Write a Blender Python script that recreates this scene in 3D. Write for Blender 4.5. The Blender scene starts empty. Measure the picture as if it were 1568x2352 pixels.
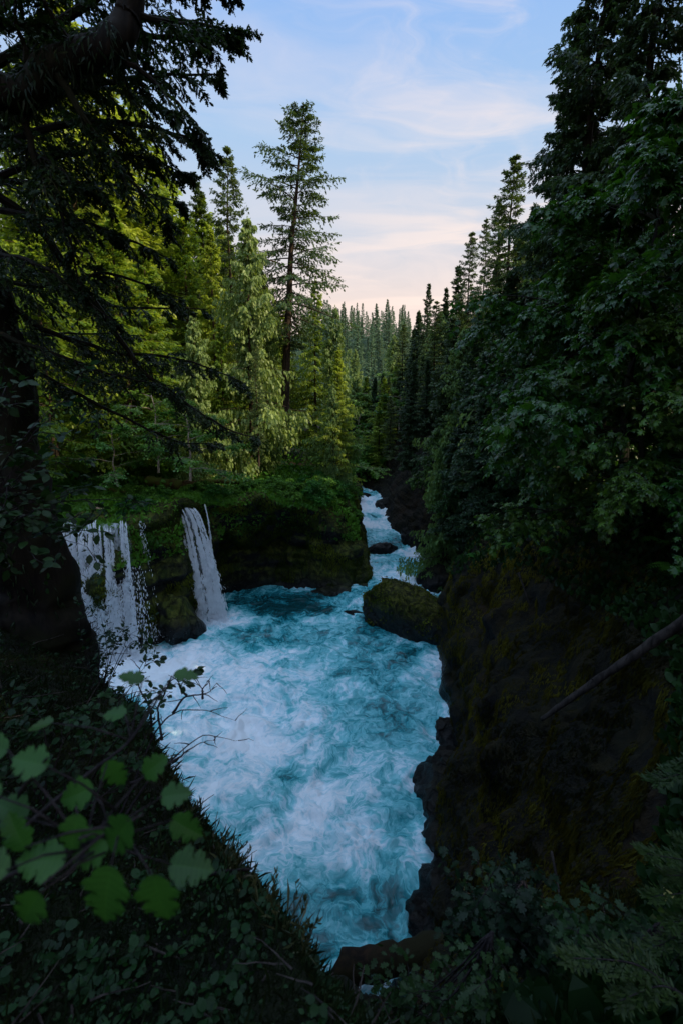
import bpy, math, random
import numpy as np
from mathutils import Vector, Matrix
from mathutils.bvhtree import BVHTree

R = math.radians
scene = bpy.context.scene
COL = scene.collection
rng = np.random.default_rng(7)

# ------------------------------------------------------------------ camera
F_PX, CX, CY = 1110.0, 784.0, 1176.0           # photograph measured on a 1568 x 2352 sheet
PITCH = R(11.5)
CAM = np.array([0.0, 0.0, 16.0])
cp_, sp_ = math.cos(PITCH), math.sin(PITCH)

def ray(px, py):
    v = (CY - py) / F_PX
    return np.array([(px - CX) / F_PX, cp_ + v * sp_, -sp_ + v * cp_])
def at(px, py, Y):
    d = ray(px, py); return CAM + d * (Y / d[1])
def atz(px, py, z):
    d = ray(px, py); return CAM + d * ((z - 16.0) / d[2])
def proj(P):
    P = np.asarray(P, float) - CAM
    dc = P[..., 1] * cp_ - P[..., 2] * sp_
    u = P[..., 1] * sp_ + P[..., 2] * cp_
    dc = np.where(dc > 0.05, dc, 0.05)
    return CX + P[..., 0] / dc * F_PX, CY - u / dc * F_PX, dc

cam_d = bpy.data.cameras.new("camera")
cam = bpy.data.objects.new("camera", cam_d); COL.objects.link(cam)
cam.location = CAM.tolist(); cam.rotation_euler = (R(90) - PITCH, 0, 0)
cam_d.sensor_fit = 'VERTICAL'; cam_d.sensor_height = 36.0; cam_d.lens = 36.0 * F_PX / 2352.0
cam_d.clip_start = 0.05; cam_d.clip_end = 5000
cam_d.dof.use_dof = True; cam_d.dof.focus_distance = 26.0; cam_d.dof.aperture_fstop = 2.6
scene.camera = cam

# ------------------------------------------------------------------ numpy noise
def _h(i, j, k, s):
    n = (i * 374761393 + j * 668265263 + k * 2147483647 + s * 1274126177) & 0xFFFFFFFF
    n = ((n ^ (n >> 13)) * 1274126177) & 0xFFFFFFFF
    n = (n ^ (n >> 16)) & 0xFFFFFFFF
    return n.astype(np.float64) / 4294967295.0 * 2 - 1
def vnoise(P, s=0):
    P = np.asarray(P, float)
    i = np.floor(P).astype(np.int64); f = P - i; f = f * f * (3 - 2 * f)
    x, y, z = i[..., 0], i[..., 1], i[..., 2]
    r = 0
    for a in (0, 1):
        wa = f[..., 0] if a else 1 - f[..., 0]
        for b in (0, 1):
            wb = f[..., 1] if b else 1 - f[..., 1]
            for c in (0, 1):
                wc = f[..., 2] if c else 1 - f[..., 2]
                r = r + wa * wb * wc * _h(x + a, y + b, z + c, s)
    return r
def fbm(P, o=4, s=0):
    r = 0; a = 1.0; P = np.asarray(P, float)
    for k in range(o):
        r = r + a * vnoise(P, s + k); P = P * 2.03 + 11.3; a *= 0.5
    return r
def ridge(P, o=4, s=0):
    r = 0; a = 1.0; P = np.asarray(P, float)
    for k in range(o):
        r = r + a * (1 - 2 * np.abs(vnoise(P, s + k))); P = P * 2.1 + 5.7; a *= 0.5
    return r
def norm(v):
    return v / np.maximum(np.linalg.norm(v, axis=-1, keepdims=True), 1e-9)
def sstep(a, b, x):
    t = np.clip((x - a) / (b - a), 0, 1); return t * t * (3 - 2 * t)

# ------------------------------------------------------------------ mesh helpers
class MB:
    """collects shapes, then links them as ONE mesh object"""
    def __init__(s): s.V = []; s.F = []; s.T = []; s.n = 0; s.I = []
    def add(s, V, F, tint=0.5, mi=0):
        V = np.asarray(V, float).reshape(-1, 3)
        s.I += [np.full(len(f), mi) for f in (F if isinstance(F, list) else [F])]
        s.V.append(V); s.F += [np.asarray(f, np.int64) + s.n for f in (F if isinstance(F, list) else [F])]
        s.T.append(np.full(len(V), tint) if np.isscalar(tint) else np.asarray(tint, float)); s.n += len(V)
    def mesh(s, name, mat, smooth=False):
        V = np.concatenate(s.V).astype(np.float32); T = np.concatenate(s.T).astype(np.float32)
        me = bpy.data.meshes.new(name)
        idx = np.concatenate([f.ravel() for f in s.F]).astype(np.int32)
        tot = np.concatenate([np.full(len(f), f.shape[1]) for f in s.F]).astype(np.int32)
        st = (np.cumsum(tot) - tot).astype(np.int32)
        me.vertices.add(len(V)); me.vertices.foreach_set('co', V.ravel())
        me.loops.add(len(idx)); me.loops.foreach_set('vertex_index', idx)
        me.polygons.add(len(tot)); me.polygons.foreach_set('loop_start', st)
        me.polygons.foreach_set('use_smooth', np.full(len(tot), smooth))
        a = me.attributes.new('tint', 'FLOAT', 'POINT'); a.data.foreach_set('value', T)
        me.polygons.foreach_set('material_index', np.concatenate(s.I).astype(np.int32))
        me.update(calc_edges=True)
        for x in (mat if isinstance(mat, (list, tuple)) else [mat]): me.materials.append(x)
        return me
    def build(s, name, mat, parent=None, smooth=False):
        o = bpy.data.objects.new(name, s.mesh(name, mat, smooth)); COL.objects.link(o)
        if parent is not None: o.parent = parent
        return o

def tag(o, label=None, cat=None, group=None, kind=None):
    if label: o['label'] = label
    if cat: o['category'] = cat
    if group: o['group'] = group
    if kind: o['kind'] = kind
    return o
def empty(name, loc=(0, 0, 0), label=None, cat=None, group=None):
    o = bpy.data.objects.new(name, None); COL.objects.link(o); o.location = tuple(float(c) for c in loc)
    o.empty_display_size = 0.2
    return tag(o, label, cat, group)
def copy_thing(src, name=None):
    c = src.copy(); COL.objects.link(c)
    for ch in list(src.children):
        d = ch.copy(); COL.objects.link(d); d.parent = c
    return c

def tubes(mb, P, Rr, sides=6, tint=0.5, mi=0):
    """P (B,n,3) centre lines, Rr (B,n) radii"""
    P = np.asarray(P, float); Rr = np.asarray(Rr, float)
    B, n, _ = P.shape
    T = norm(np.gradient(P, axis=1))
    ref = np.where(np.abs(T[..., 2:3]) > 0.9, np.array([1.0, 0, 0]), np.array([0, 0, 1.0]))
    A = norm(np.cross(T, ref)); C = np.cross(T, A)
    th = np.arange(sides) / sides * 2 * math.pi
    V = P[:, :, None] + Rr[:, :, None, None] * (np.cos(th)[:, None] * A[:, :, None] + np.sin(th)[:, None] * C[:, :, None])
    idx = np.arange(B * n * sides).reshape(B, n, sides)
    a = idx[:, :-1]; b = idx[:, 1:]
    F = np.stack([a, np.roll(a, -1, 2), np.roll(b, -1, 2), b], -1).reshape(-1, 4)
    caps = [idx[:, 0, ::-1], idx[:, -1]]
    mb.add(V.reshape(-1, 3), [F] + caps, tint, mi)

def place_leaves(mb, pos, axis, nrm, size, tpl, tint):
    """tpl: (k,3) outline of one leaf: x across, y along, z lift"""
    y = norm(axis); x = norm(np.cross(y, nrm)); z = np.cross(x, y)
    V = pos[:, None] + size[:, None, None] * (tpl[None, :, 0:1] * x[:, None] + tpl[None, :, 1:2] * y[:, None] + tpl[None, :, 2:3] * z[:, None])
    k = len(tpl); F = np.arange(len(pos) * k).reshape(-1, k)
    mb.add(V.reshape(-1, 3), [F], np.repeat(tint, k))

def mirror(h):
    h = np.array(h, float)
    l = h.copy(); l[:, 0] *= -1
    inner = l[1:-1][::-1]
    return np.concatenate([h, inner])
T_FEATHER = mirror([(0, 0, 0), (.10, .15, 0), (.30, .30, -.03), (.12, .36, 0), (.30, .62, -.04), (.10, .62, 0), (.16, .88, -.04), (0, 1, -.02)])
T_SPIKE = mirror([(0, 0, 0), (.16, .35, -.02), (.10, .75, -.02), (0, 1, 0)])
T_OVAL = mirror([(0, 0, 0), (.24, .22, .03), (.33, .5, .05), (.2, .8, .02), (0, 1, -.05)])
T_SERR = mirror([(0, 0, 0), (.2, .1, .03), (.3, .2, .05), (.27, .27, .03), (.38, .38, .06), (.32, .45, .04), (.37, .56, .05), (.27, .62, .03), (.27, .75, .02), (.14, .84, 0), (0, 1, -.08)])
T_MAPLE = mirror([(0, 0, 0), (.22, -.08, -.03), (.45, -.02, -.1), (.30, .16, .03), (.60, .30, -.10), (.55, .42, -.08), (.25, .42, .04), (.38, .70, -.06), (.16, .66, .02), (0, 1, -.14)])
T_BLADE = mirror([(0, 0, 0), (.03, .3, .02), (.022, .7, -.04), (0, 1, -.22)])

# ------------------------------------------------------------------ materials
def newmat(name):
    m = bpy.data.materials.new(name); m.use_nodes = True
    nt = m.node_tree; nt.nodes.clear()
    out = nt.nodes.new('ShaderNodeOutputMaterial')
    return m, nt, out
def N(nt, t, **k):
    n = nt.nodes.new('ShaderNode' + t)
    for a, b in k.items():
        if a in n.inputs: n.inputs[a].default_value = b
        else: setattr(n, a, b)
    return n
def L(nt, a, b): nt.links.new(a, b)
def mathn(nt, op, a, b=None, c=None, clamp=False):
    n = nt.nodes.new('ShaderNodeMath'); n.operation = op; n.use_clamp = clamp
    for i, v in enumerate((a, b, c)):
        if v is None: continue
        if isinstance(v, (int, float)): n.inputs[i].default_value = v
        else: nt.links.new(v, n.inputs[i])
    return n.outputs[0]
def mixc(nt, f, a, b, blend='MIX'):
    n = nt.nodes.new('ShaderNodeMix'); n.data_type = 'RGBA'; n.blend_type = blend; n.clamp_factor = True
    if isinstance(f, (int, float)): n.inputs[0].default_value = f
    else: nt.links.new(f, n.inputs[0])
    for i, v in ((6, a), (7, b)):
        if isinstance(v, tuple): n.inputs[i].default_value = (*v, 1) if len(v) == 3 else v
        else: nt.links.new(v, n.inputs[i])
    return n.outputs[2]
def noise(nt, scale, detail=4, rough=.55, dist=0, vec=None, w=None):
    n = nt.nodes.new('ShaderNodeTexNoise'); n.inputs['Scale'].default_value = scale
    n.inputs['Detail'].default_value = detail; n.inputs['Roughness'].default_value = rough
    n.inputs['Distortion'].default_value = dist
    if vec is not None: nt.links.new(vec, n.inputs['Vector'])
    return n
def remap(nt, v, a, b, c=0.0, d=1.0):
    n = nt.nodes.new('ShaderNodeMapRange'); n.interpolation_type = 'SMOOTHSTEP'
    nt.links.new(v, n.inputs[0])
    for i, x in enumerate((a, b, c, d)): n.inputs[i + 1].default_value = x
    return n.outputs[0]

def leaf_mat(name, dark, light, transl=.35, rough=.45, spec=.35, clump=.35):
    m, nt, out = newmat(name)
    at_ = N(nt, 'Attribute', attribute_name='tint')
    tc = N(nt, 'TexCoord')
    nz = noise(nt, clump, 2, vec=tc.outputs['Object'])
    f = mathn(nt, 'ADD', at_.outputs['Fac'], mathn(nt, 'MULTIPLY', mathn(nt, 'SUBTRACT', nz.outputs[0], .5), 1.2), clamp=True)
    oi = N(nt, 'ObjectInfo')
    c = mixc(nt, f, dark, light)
    hs = N(nt, 'HueSaturation'); L(nt, c, hs.inputs['Color'])
    L(nt, remap(nt, oi.outputs['Random'], 0, 1, .478, .528), hs.inputs['Hue'])
    L(nt, remap(nt, oi.outputs['Random'], 0, 1, 1.25, .7), hs.inputs['Value'])
    p = N(nt, 'BsdfPrincipled'); L(nt, hs.outputs[0], p.inputs['Base Color'])
    p.inputs['Roughness'].default_value = rough; p.inputs['Specular IOR Level'].default_value = spec
    t = N(nt, 'BsdfTranslucent')
    tcx = mixc(nt, .5, hs.outputs[0], (light[0] * 1.6, light[1] * 1.5, light[2] * .5))
    L(nt, tcx, t.inputs['Color'])
    mx = N(nt, 'MixShader'); mx.inputs[0].default_value = transl
    L(nt, p.outputs[0], mx.inputs[1]); L(nt, t.outputs[0], mx.inputs[2]); L(nt, mx.outputs[0], out.inputs[0])
    return m

def bark_mat(name, a, b, sx=6, sz=1.0, moss=None):
    m, nt, out = newmat(name)
    tc = N(nt, 'TexCoord'); mp = N(nt, 'Mapping'); L(nt, tc.outputs['Object'], mp.inputs[0])
    mp.inputs['Scale'].default_value = (sx, sx, sz)
    nz = noise(nt, 1.0, 6, .65, .6, mp.outputs[0])
    f = remap(nt, nz.outputs[0], .35, .65)
    c = mixc(nt, f, a, b)
    if moss:
        n2 = noise(nt, .8, 4, vec=tc.outputs['Object']); c = mixc(nt, remap(nt, n2.outputs[0], .42, .62), c, moss)
    p = N(nt, 'BsdfPrincipled'); L(nt, c, p.inputs['Base Color']); p.inputs['Roughness'].default_value = .85
    p.inputs['Specular IOR Level'].default_value = .2
    bp = N(nt, 'Bump'); bp.inputs['Strength'].default_value = .7; bp.inputs['Distance'].default_value = .04
    L(nt, nz.outputs[0], bp.inputs['Height']); L(nt, bp.outputs[0], p.inputs['Normal'])
    L(nt, p.outputs[0], out.inputs[0]); return m

def ground_mat(name, rock1, rock2, moss1, moss2, litter, moss_lo=.1, moss_hi=.6, mossfac=.5, nscale=.5):
    m, nt, out = newmat(name)
    tc = N(nt, 'TexCoord'); geo = N(nt, 'NewGeometry')
    n1 = noise(nt, nscale, 8, .62, .4, tc.outputs['Object'])
    n2 = noise(nt, nscale * 5, 8, .7, .3, tc.outputs['Object'])
    n3 = noise(nt, nscale * .35, 4, .6, 0, tc.outputs['Object'])
    mp = N(nt, 'Mapping'); L(nt, tc.outputs['Object'], mp.inputs[0]); mp.inputs['Scale'].default_value = (1, 1, .28)
    n4 = noise(nt, nscale * 4, 6, .65, .8, mp.outputs[0])
    sx = N(nt, 'SeparateXYZ'); L(nt, geo.outputs['Normal'], sx.inputs[0])
    rock = mixc(nt, remap(nt, n2.outputs[0], .35, .65), rock1, rock2)
    moss = mixc(nt, remap(nt, n4.outputs[0], .35, .62), moss1, moss2)
    moss = mixc(nt, remap(nt, n3.outputs[0], .5, .68), moss, litter)
    up = mathn(nt, 'ADD', sx.outputs[2], mathn(nt, 'MULTIPLY', mathn(nt, 'SUBTRACT', n1.outputs[0], .5), 2.2))
    up = mathn(nt, 'ADD', up, mossfac - .5)
    # wet bare rock close to the water
    sp = N(nt, 'SeparateXYZ'); L(nt, tc.outputs['Object'], sp.inputs[0])
    wet = mathn(nt, 'ADD', sp.outputs[2], mathn(nt, 'MULTIPLY', n1.outputs[0], -2.4))
    wetf = remap(nt, wet, -.9, .6)
    f = mathn(nt, 'MULTIPLY', remap(nt, up, moss_lo, moss_hi), wetf)
    c = mixc(nt, f, rock, moss)
    c = mixc(nt, remap(nt, n2.outputs[0], .3, .5, .55, 0), c, (.004, .004, .003))
    p = N(nt, 'BsdfPrincipled'); L(nt, c, p.inputs['Base Color'])
    L(nt, remap(nt, wetf, 0, 1, .3, .9), p.inputs['Roughness']); p.inputs['Specular IOR Level'].default_value = .25
    wv = N(nt, 'VectorMath', operation='MULTIPLY_ADD'); L(nt, n1.outputs['Color'], wv.inputs[0]); wv.inputs[1].default_value = (3.0, 3.0, 3.0); L(nt, tc.outputs['Object'], wv.inputs[2])
    vo = N(nt, 'TexVoronoi', feature='DISTANCE_TO_EDGE'); vo.inputs['Scale'].default_value = nscale * 1.5; L(nt, wv.outputs[0], vo.inputs['Vector'])
    ck = remap(nt, vo.outputs['Distance'], 0, .14, .35, 1)
    c = mixc(nt, ck, (.002, .002, .002), c)
    L(nt, c, p.inputs['Base Color'])
    h = mathn(nt, 'ADD', mathn(nt, 'MULTIPLY', n2.outputs[0], .5), mathn(nt, 'MULTIPLY', n4.outputs[0], .8))
    h = mathn(nt, 'ADD', h, mathn(nt, 'MULTIPLY', ck, .5))
    bp = N(nt, 'Bump'); bp.inputs['Strength'].default_value = .9; bp.inputs['Distance'].default_value = .25
    L(nt, h, bp.inputs['Height']); L(nt, bp.outputs[0], p.inputs['Normal'])
    L(nt, p.outputs[0], out.inputs[0]); return m

M = {}
M['fir'] = leaf_mat('fir_needles', (.018, .045, .026), (.120, .190, .050), .30)
M['fir_sun'] = leaf_mat('sunlit_fir_needles', (.030, .080, .012), (.360, .480, .060), .48)  # sunshine put into the colour: brighter copy of the fir needles
M['cedar'] = leaf_mat('cedar_fronds', (.035, .090, .030), (.270, .390, .110), .36)
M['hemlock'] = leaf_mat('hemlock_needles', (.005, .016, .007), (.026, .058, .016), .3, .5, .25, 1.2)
M['fir_shade'] = leaf_mat('shaded_fir_needles', (.010, .032, .016), (.055, .110, .036), .28)  # shade put into the colour: darker copy of the fir needles
M['far'] = leaf_mat('haze_blue_needles', (.070, .160, .160), (.230, .340, .170), .2, .7, .1, .06)  # blue distance haze mixed into the needle colour
M['maple'] = leaf_mat('maple_leaves', (.008, .040, .005), (.055, .155, .016), .30, .34, .50, .4)
M['alder'] = leaf_mat('alder_leaves', (.030, .100, .018), (.150, .330, .050), .40, .45, .4, .6)
M['shrub'] = leaf_mat('shrub_leaves', (.005, .020, .004), (.018, .055, .010), .25, .5, .2, 1.0)
M['near'] = leaf_mat('near_leaves', (.004, .020, .005), (.014, .050, .012), .30, .45, .25, 2.0)
M['grass'] = leaf_mat('grass_blades', (.006, .014, .003), (.032, .038, .010), .2, .6, .1, 1.2)
M['moss_green'] = leaf_mat('green_moss', (.018, .036, .004), (.180, .200, .022), .3, .8, .1, .45)
M['moss'] = leaf_mat('hanging_moss', (.005, .009, .002), (.240, .185, .026), .3, .8, .1, .45)
M['cover'] = leaf_mat('ground_cover_leaves', (.018, .080, .008), (.110, .290, .028), .35, .5, .3, .5)
M['bark'] = bark_mat('fir_bark', (.018, .013, .010), (.075, .052, .036))
M['bark_dark'] = bark_mat('dark_bark', (.003, .0025, .002), (.013, .010, .007), moss=(.010, .011, .003))
M['bark_pale'] = bark_mat('pale_bark', (.12, .09, .06), (.40, .33, .25), 12, 4)
M['log'] = bark_mat('weathered_log', (.014, .011, .010), (.060, .048, .043), 7, 2)
M['log_dark'] = bark_mat('wet_log', (.006, .004, .003), (.030, .016, .008), 4, 3, moss=(.016, .014, .004))
M['log_moss'] = bark_mat('mossy_log', (.03, .018, .008), (.11, .06, .02), 3, 3, moss=(.075, .085, .012))
M['twig'] = bark_mat('twig_bark', (.010, .008, .010), (.035, .028, .03), 20, 20)
M['stalk'] = leaf_mat('dry_stalks', (.03, .035, .012), (.07, .07, .025), .1)
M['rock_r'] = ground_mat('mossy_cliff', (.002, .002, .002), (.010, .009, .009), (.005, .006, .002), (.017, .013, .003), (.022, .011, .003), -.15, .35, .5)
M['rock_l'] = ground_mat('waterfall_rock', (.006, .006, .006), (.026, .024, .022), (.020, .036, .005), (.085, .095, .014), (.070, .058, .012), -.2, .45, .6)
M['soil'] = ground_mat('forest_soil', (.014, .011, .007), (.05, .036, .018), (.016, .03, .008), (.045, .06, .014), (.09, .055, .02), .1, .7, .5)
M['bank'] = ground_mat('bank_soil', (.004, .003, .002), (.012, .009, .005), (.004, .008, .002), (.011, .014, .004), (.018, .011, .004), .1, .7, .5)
M['hill'] = ground_mat('hill_cover', (.02, .035, .025), (.05, .09, .05), (.02, .05, .03), (.06, .11, .05), (.05, .08, .04), .1, .7, .5)
M['boulder'] = ground_mat('boulder_moss', (.008, .008, .008), (.035, .032, .03), (.026, .032, .004), (.100, .100, .014), (.05, .04, .008), -.3, .3, .7, .9)

# ------------------------------------------------------------------ terrain lofts
# every station: foot, mid, lip, back1, back2, back3  (metres, water of the pool at z = 0)
ST = [
 # right side, upstream to the near end
 [(-34,150,3.4),(-30,150,6),(-24,152,12),(24,150,22),(45,150,33),(100,150,45)],
 [(-7.5,108,3),(-4.5,107,6),(2,106,10),(20,110,19),(38,110,29),(90,110,38)],
 [(5.8,81,2.7),(7.2,81,4.5),(9.5,81,8),(20,82,19),(36,84,28),(85,84,35)],
 [(6.0,62,1.9),(7.6,62,4),(9.6,62,7.5),(20,63,19),(35,64,28),(80,64,34)],
 [(8.2,52,1.1),(9.2,52,3.5),(11,52,7),(20,52,18),(34,53,27),(78,52,33)],
 [(9.6,45,.6),(10.4,45,3.5),(11.6,44,6.8),(20,43,17),(33,42,27),(76,40,33)],
 [(9.4,38,0),(9.8,38,3.5),(10.5,37,6.6),(19,36,16.5),(32,34,27),(75,32,33)],
 [(7.0,31.5,0),(6.6,30.6,3.4),(7.2,30.4,6.5),(17,29,15.5),(30,27,27),(73,24,33)],
 [(6.1,27,0),(6.4,26.3,4),(7.9,26,8.2),(16.5,25,16),(29,22,27),(72,18,33)],
 [(5.5,21,0),(6.4,20.6,4.8),(9.0,21,10.2),(16,19,17),(28,16,27),(70,12,33)],
 [(3.7,17,0),(5.2,16.5,4.6),(9.2,15.5,11),(15.5,13,17.5),(27,9,27),(68,4,33)],
 [(3.3,14,0),(4.8,12.5,5),(8.6,10,11.8),(14,6,17.5),(25,0,26),(64,-10,33)],
 [(2.4,11.6,0),(3.8,8.2,5),(4.8,5.2,10.3),(8.5,1.5,14),(14,-8,18),(40,-32,28)],
 [(.6,10.7,0),(1.1,5.6,6),tuple(at(1270,2400,2.2)),(3.0,.0,13.6),(5,-9,16),(15,-40,24)],
 # near bank below the camera, then the left bank
 [(-1.2,10.6,0),(.2,5.4,7),tuple(at(870,2420,1.25)),(.9,-.6,13.9),(-1,-10,16),(-4,-42,24)],
 [(-3.4,11.4,0),(-.9,6.2,6.5),tuple(at(655,2150,2.1)),(-.7,-.2,14.25),(-5,-8,16.5),(-18,-34,25)],
 [(-6,13,0),(-2.4,8,6),tuple(at(510,2000,3.1)),(-2.2,.9,14.1),(-8,-5,17),(-28,-24,26)],
 [(-8,15,0),(-4,9.6,6),tuple(at(385,1850,4.3)),(-4.0,2.4,14.0),(-11,-2,17.5),(-36,-14,27)],
 [(-10,17,0),(-6,12,6),tuple(at(335,1730,5.7)),(-5.6,4.2,13.8),(-14,1,18),(-42,-6,28)],
 [(-12,18.5,0),(-8,14,6),tuple(at(290,1640,7.2)),(-7.4,6.2,13.5),(-16,4,18.5),(-46,0,29)],
 [(-14,20,0),(-10,16,5.5),tuple(at(212,1535,8.9)),(-9.6,8.4,13.2),(-18,7,19),(-50,6,30)],
 [(-17,22,0),(-13,19,5.5),(-8.6,13.5,10.8),(-13,12,13.2),(-22,11,20),(-54,12,31)],
 [(-22,24,0),(-20,22,5),(-17,18.5,10.5),(-21,16,13.5),(-29,15,20),(-60,18,32)],
 # wall of the waterfalls
 [(-27,28,0),(-28,27.5,5),(-28.5,27,9.5),(-34,26,13),(-42,26,20),(-70,28,34)],
 [(-21,30.2,0),(-21,30.5,4.5),(-21,31,8.7),(-26,40,10.5),(-36,46,17),(-66,52,36)],
 [(-15.3,30.2,0),(-15.1,30.4,4.5),(-15.7,31,8.7),(-20,43,9.8),(-31,54,16),(-60,68,38)],
 [(-12.6,32.2,0),(-12.9,32.5,4.5),(-13.4,33.2,9.0),(-16.5,45,9.5),(-27,62,15),(-54,82,38)],
 [(-11.2,35.8,0),(-11.4,36,4.5),(-11.7,36.2,8.9),(-13.5,47,9.4),(-22,68,14),(-48,96,36)],
 [(-10.4,40.8,0),(-10.4,41.6,4.5),(-9.2,38.3,9.0),(-11,48,9.3),(-17,72,12.5),(-42,110,33)],
 [(-6.2,42.6,0),(-6.6,43.4,4.5),(-6.0,39.9,8.8),(-8,50,9.2),(-12,74,11.5),(-36,124,30)],
 [(-2,41.8,0),(-2.3,43.4,3.8),(-2.8,41.4,8.1),(-5,51,9.0),(-8,76,11),(-30,134,28)],
 [(1.3,41.5,0),(.7,42.3,3.2),(-.5,43.8,7.5),(-2.6,52,8.8),(-6,78,10.5),(-26,140,26)],
 [(2.7,43.4,.2),(1.9,44.2,2.6),(.2,46.2,7.0),(-2,54,8.6),(-5,80,10.3),(-24,144,26)],
 [(2.2,50,.9),(1.8,50.4,4.6),(.8,51.5,7.8),(-2.2,58,8.6),(-5,84,10.3),(-24,146,26)],
 [(1.8,62,1.9),(1.3,62,4.8),(.2,62.5,7.6),(-3,65,8.8),(-7,88,11),(-25,148,27)],
 [(2.3,81,2.7),(1.6,81,5),(.2,81,7.6),(-4,83,10),(-10,98,14),(-27,150,28)],
 [(-11.5,104,3),(-13,104,6),(-15,104,10),(-20,108,14),(-26,118,20),(-40,152,32)],
 [(-40,150,3.4),(-42,150,7),(-46,150,12),(-50,150,17),(-54,152,24),(-60,155,40)],
]
ST = np.array(ST, float)
sub = ST[:, :1].copy(); sub[..., 2] -= 3.0
ST = np.concatenate([sub, ST], 1)                      # rails: sub, foot, mid, lip, b1, b2, b3

def catmull(P, cnts):
    out = []
    n = len(P)
    for i in range(n - 1):
        p0 = P[max(i - 1, 0)]; p1 = P[i]; p2 = P[i + 1]; p3 = P[min(i + 2, n - 1)]
        t = (np.arange(cnts[i]) / cnts[i]).reshape(-1, *([1] * (P.ndim - 1)))
        tens = .42
        m1 = (p2 - p0) * tens; m2 = (p3 - p1) * tens
        out.append((2*t**3-3*t**2+1)*p1 + (t**3-2*t**2+t)*m1 + (-2*t**3+3*t**2)*p2 + (t**3-t**2)*m2)
    out.append(P[-1:])
    return np.concatenate(out)

def target(Y): return np.clip(np.hypot(Y, 4) * .014, .10, 1.2)
cnts = []
for i in range(len(ST) - 1):
    a, b = ST[i], ST[i + 1]
    ln = max(np.linalg.norm(a[1] - b[1]), np.linalg.norm(a[3] - b[3]))
    dmin = min(abs(a[3][1]), abs(b[3][1]))
    cnts.append(int(np.clip(ln / target(dmin), 4, 60)))
G = catmull(ST, cnts)
starts = np.cumsum([0] + cnts)
VS = [3, 34, 40, 44, 26, 14]
rows = []
kk = []
for j, c in enumerate(VS):
    t = (np.arange(c) / c)[None, :, None]
    rows.append(G[:, j:j + 1] * (1 - t) + G[:, j + 1:j + 2] * t)
    kk.append(j + np.arange(c) / c)
rows.append(G[:, -1:]); kk.append([6.0])
G = np.concatenate(rows, 1); KV = np.concatenate(kk)[None].repeat(len(G), 0)
# smooth the profile a little so that lips are not knife edges, then push it about with noise
for _ in range(2):
    G[:, 4:-1] = .5 * G[:, 4:-1] + .25 * (G[:, 3:-2] + G[:, 5:])
du = np.gradient(G, axis=0); dv = np.gradient(G, axis=1)
NN = norm(np.cross(du, dv))
dist = np.linalg.norm(G - CAM, axis=-1)
cliff = np.clip(1 - np.abs(KV - 2.0) / 1.6, 0, 1)
amp = np.clip((dist - 2.6) / 16, .025, 1)
Pn = G * np.array([1, 1, .75])
rightside = (np.arange(len(G)) < starts[13])[:, None]
disp = (1.15 * fbm(Pn * .22, 3, 3) * np.where(rightside, .55, 1) + .55 * ridge(Pn * np.where(rightside, .8, .55)[..., None] * np.array([1, 1, .6]), 3, 9) * np.where(rightside, .55, 1)) * cliff * .75 \
     + .22 * fbm(Pn * 1.5, 3, 20) * (.35 + .65 * cliff) + .07 * fbm(Pn * 5, 2, 31)
disp += .8 * fbm(G * .09, 3, 44) * np.clip(KV - 3.6, 0, 1) * np.clip((dist - 20) / 20, 0, 1)
# horizontal basalt ledges in the cliffs
led = vnoise(np.stack([G[..., 0] * .3, G[..., 1] * .3, G[..., 2] * 1.1], -1), 77)
disp += .28 * np.sign(led) * np.abs(led) ** .5 * cliff
disp += .55 * vnoise(G * np.array([.9, .9, .12]), 91) * cliff
disp *= amp
farlip = sstep(24, 30, G[..., 1]) * np.clip(1 - np.abs(KV - 3.05) / .9, 0, 1)
G[..., 2] += .55 * fbm(G * np.array([.45, .45, 0]), 3, 93) * farlip
G = G + NN * disp[..., None]
def grid_faces(nu, nv, flip=False):
    i = np.arange(nu * nv).reshape(nu, nv)
    q = np.stack([i[:-1, :-1], i[1:, :-1], i[1:, 1:], i[:-1, 1:]], -1).reshape(-1, 4)
    return q[:, ::-1] if flip else q
ALLV = G.reshape(-1, 3); ALLF = grid_faces(*G.shape[:2])
BVH = BVHTree.FromPolygons(ALLV.tolist(), ALLF.tolist())
def patch(name, i0, i1, k0, k1, mat):
    a, b = starts[i0], starts[i1] + 1
    ks = np.where((KV[0] >= k0 - 1e-6) & (KV[0] <= k1 + 1e-6))[0]
    g = G[a:b, ks[0]:ks[-1] + 1]
    mb = MB(); mb.add(g.reshape(-1, 3), grid_faces(g.shape[0], g.shape[1]))
    o = mb.build(name, mat, smooth=True); tag(o, kind='structure'); return o
nS = len(ST) - 1
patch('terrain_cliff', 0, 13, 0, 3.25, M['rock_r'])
patch('terrain_slope', 0, 13, 3.25, 6, M['soil'])
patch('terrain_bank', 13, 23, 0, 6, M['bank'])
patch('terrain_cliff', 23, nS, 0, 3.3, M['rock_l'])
patch('terrain_slope', 23, nS, 3.3, 6, M['soil'])

def ground(x, y, zdef=9.0):
    h = BVH.ray_cast(Vector((x, y, 200.0)), Vector((0, 0, -1)))
    return h[0].z if h[0] is not None else zdef

# plain ground sheet reaching to the horizon, and the far hills
mb = MB()
r_ = np.array([0, 60, 200, 600, 1500, 4000.]); th = np.linspace(0, 2 * math.pi, 49)[:-1]
V = np.stack([np.outer(r_, np.cos(th)), np.outer(r_, np.sin(th)), np.full((6, 48), -4.0)], -1)
i = np.arange(6 * 48).reshape(6, 48)
mb.add(V.reshape(-1, 3), np.stack([i[:-1], np.roll(i[:-1], -1, 1), np.roll(i[1:], -1, 1), i[1:]], -1).reshape(-1, 4)[:, ::-1])
tag(mb.build('ground', M['soil']), kind='structure')

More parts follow.
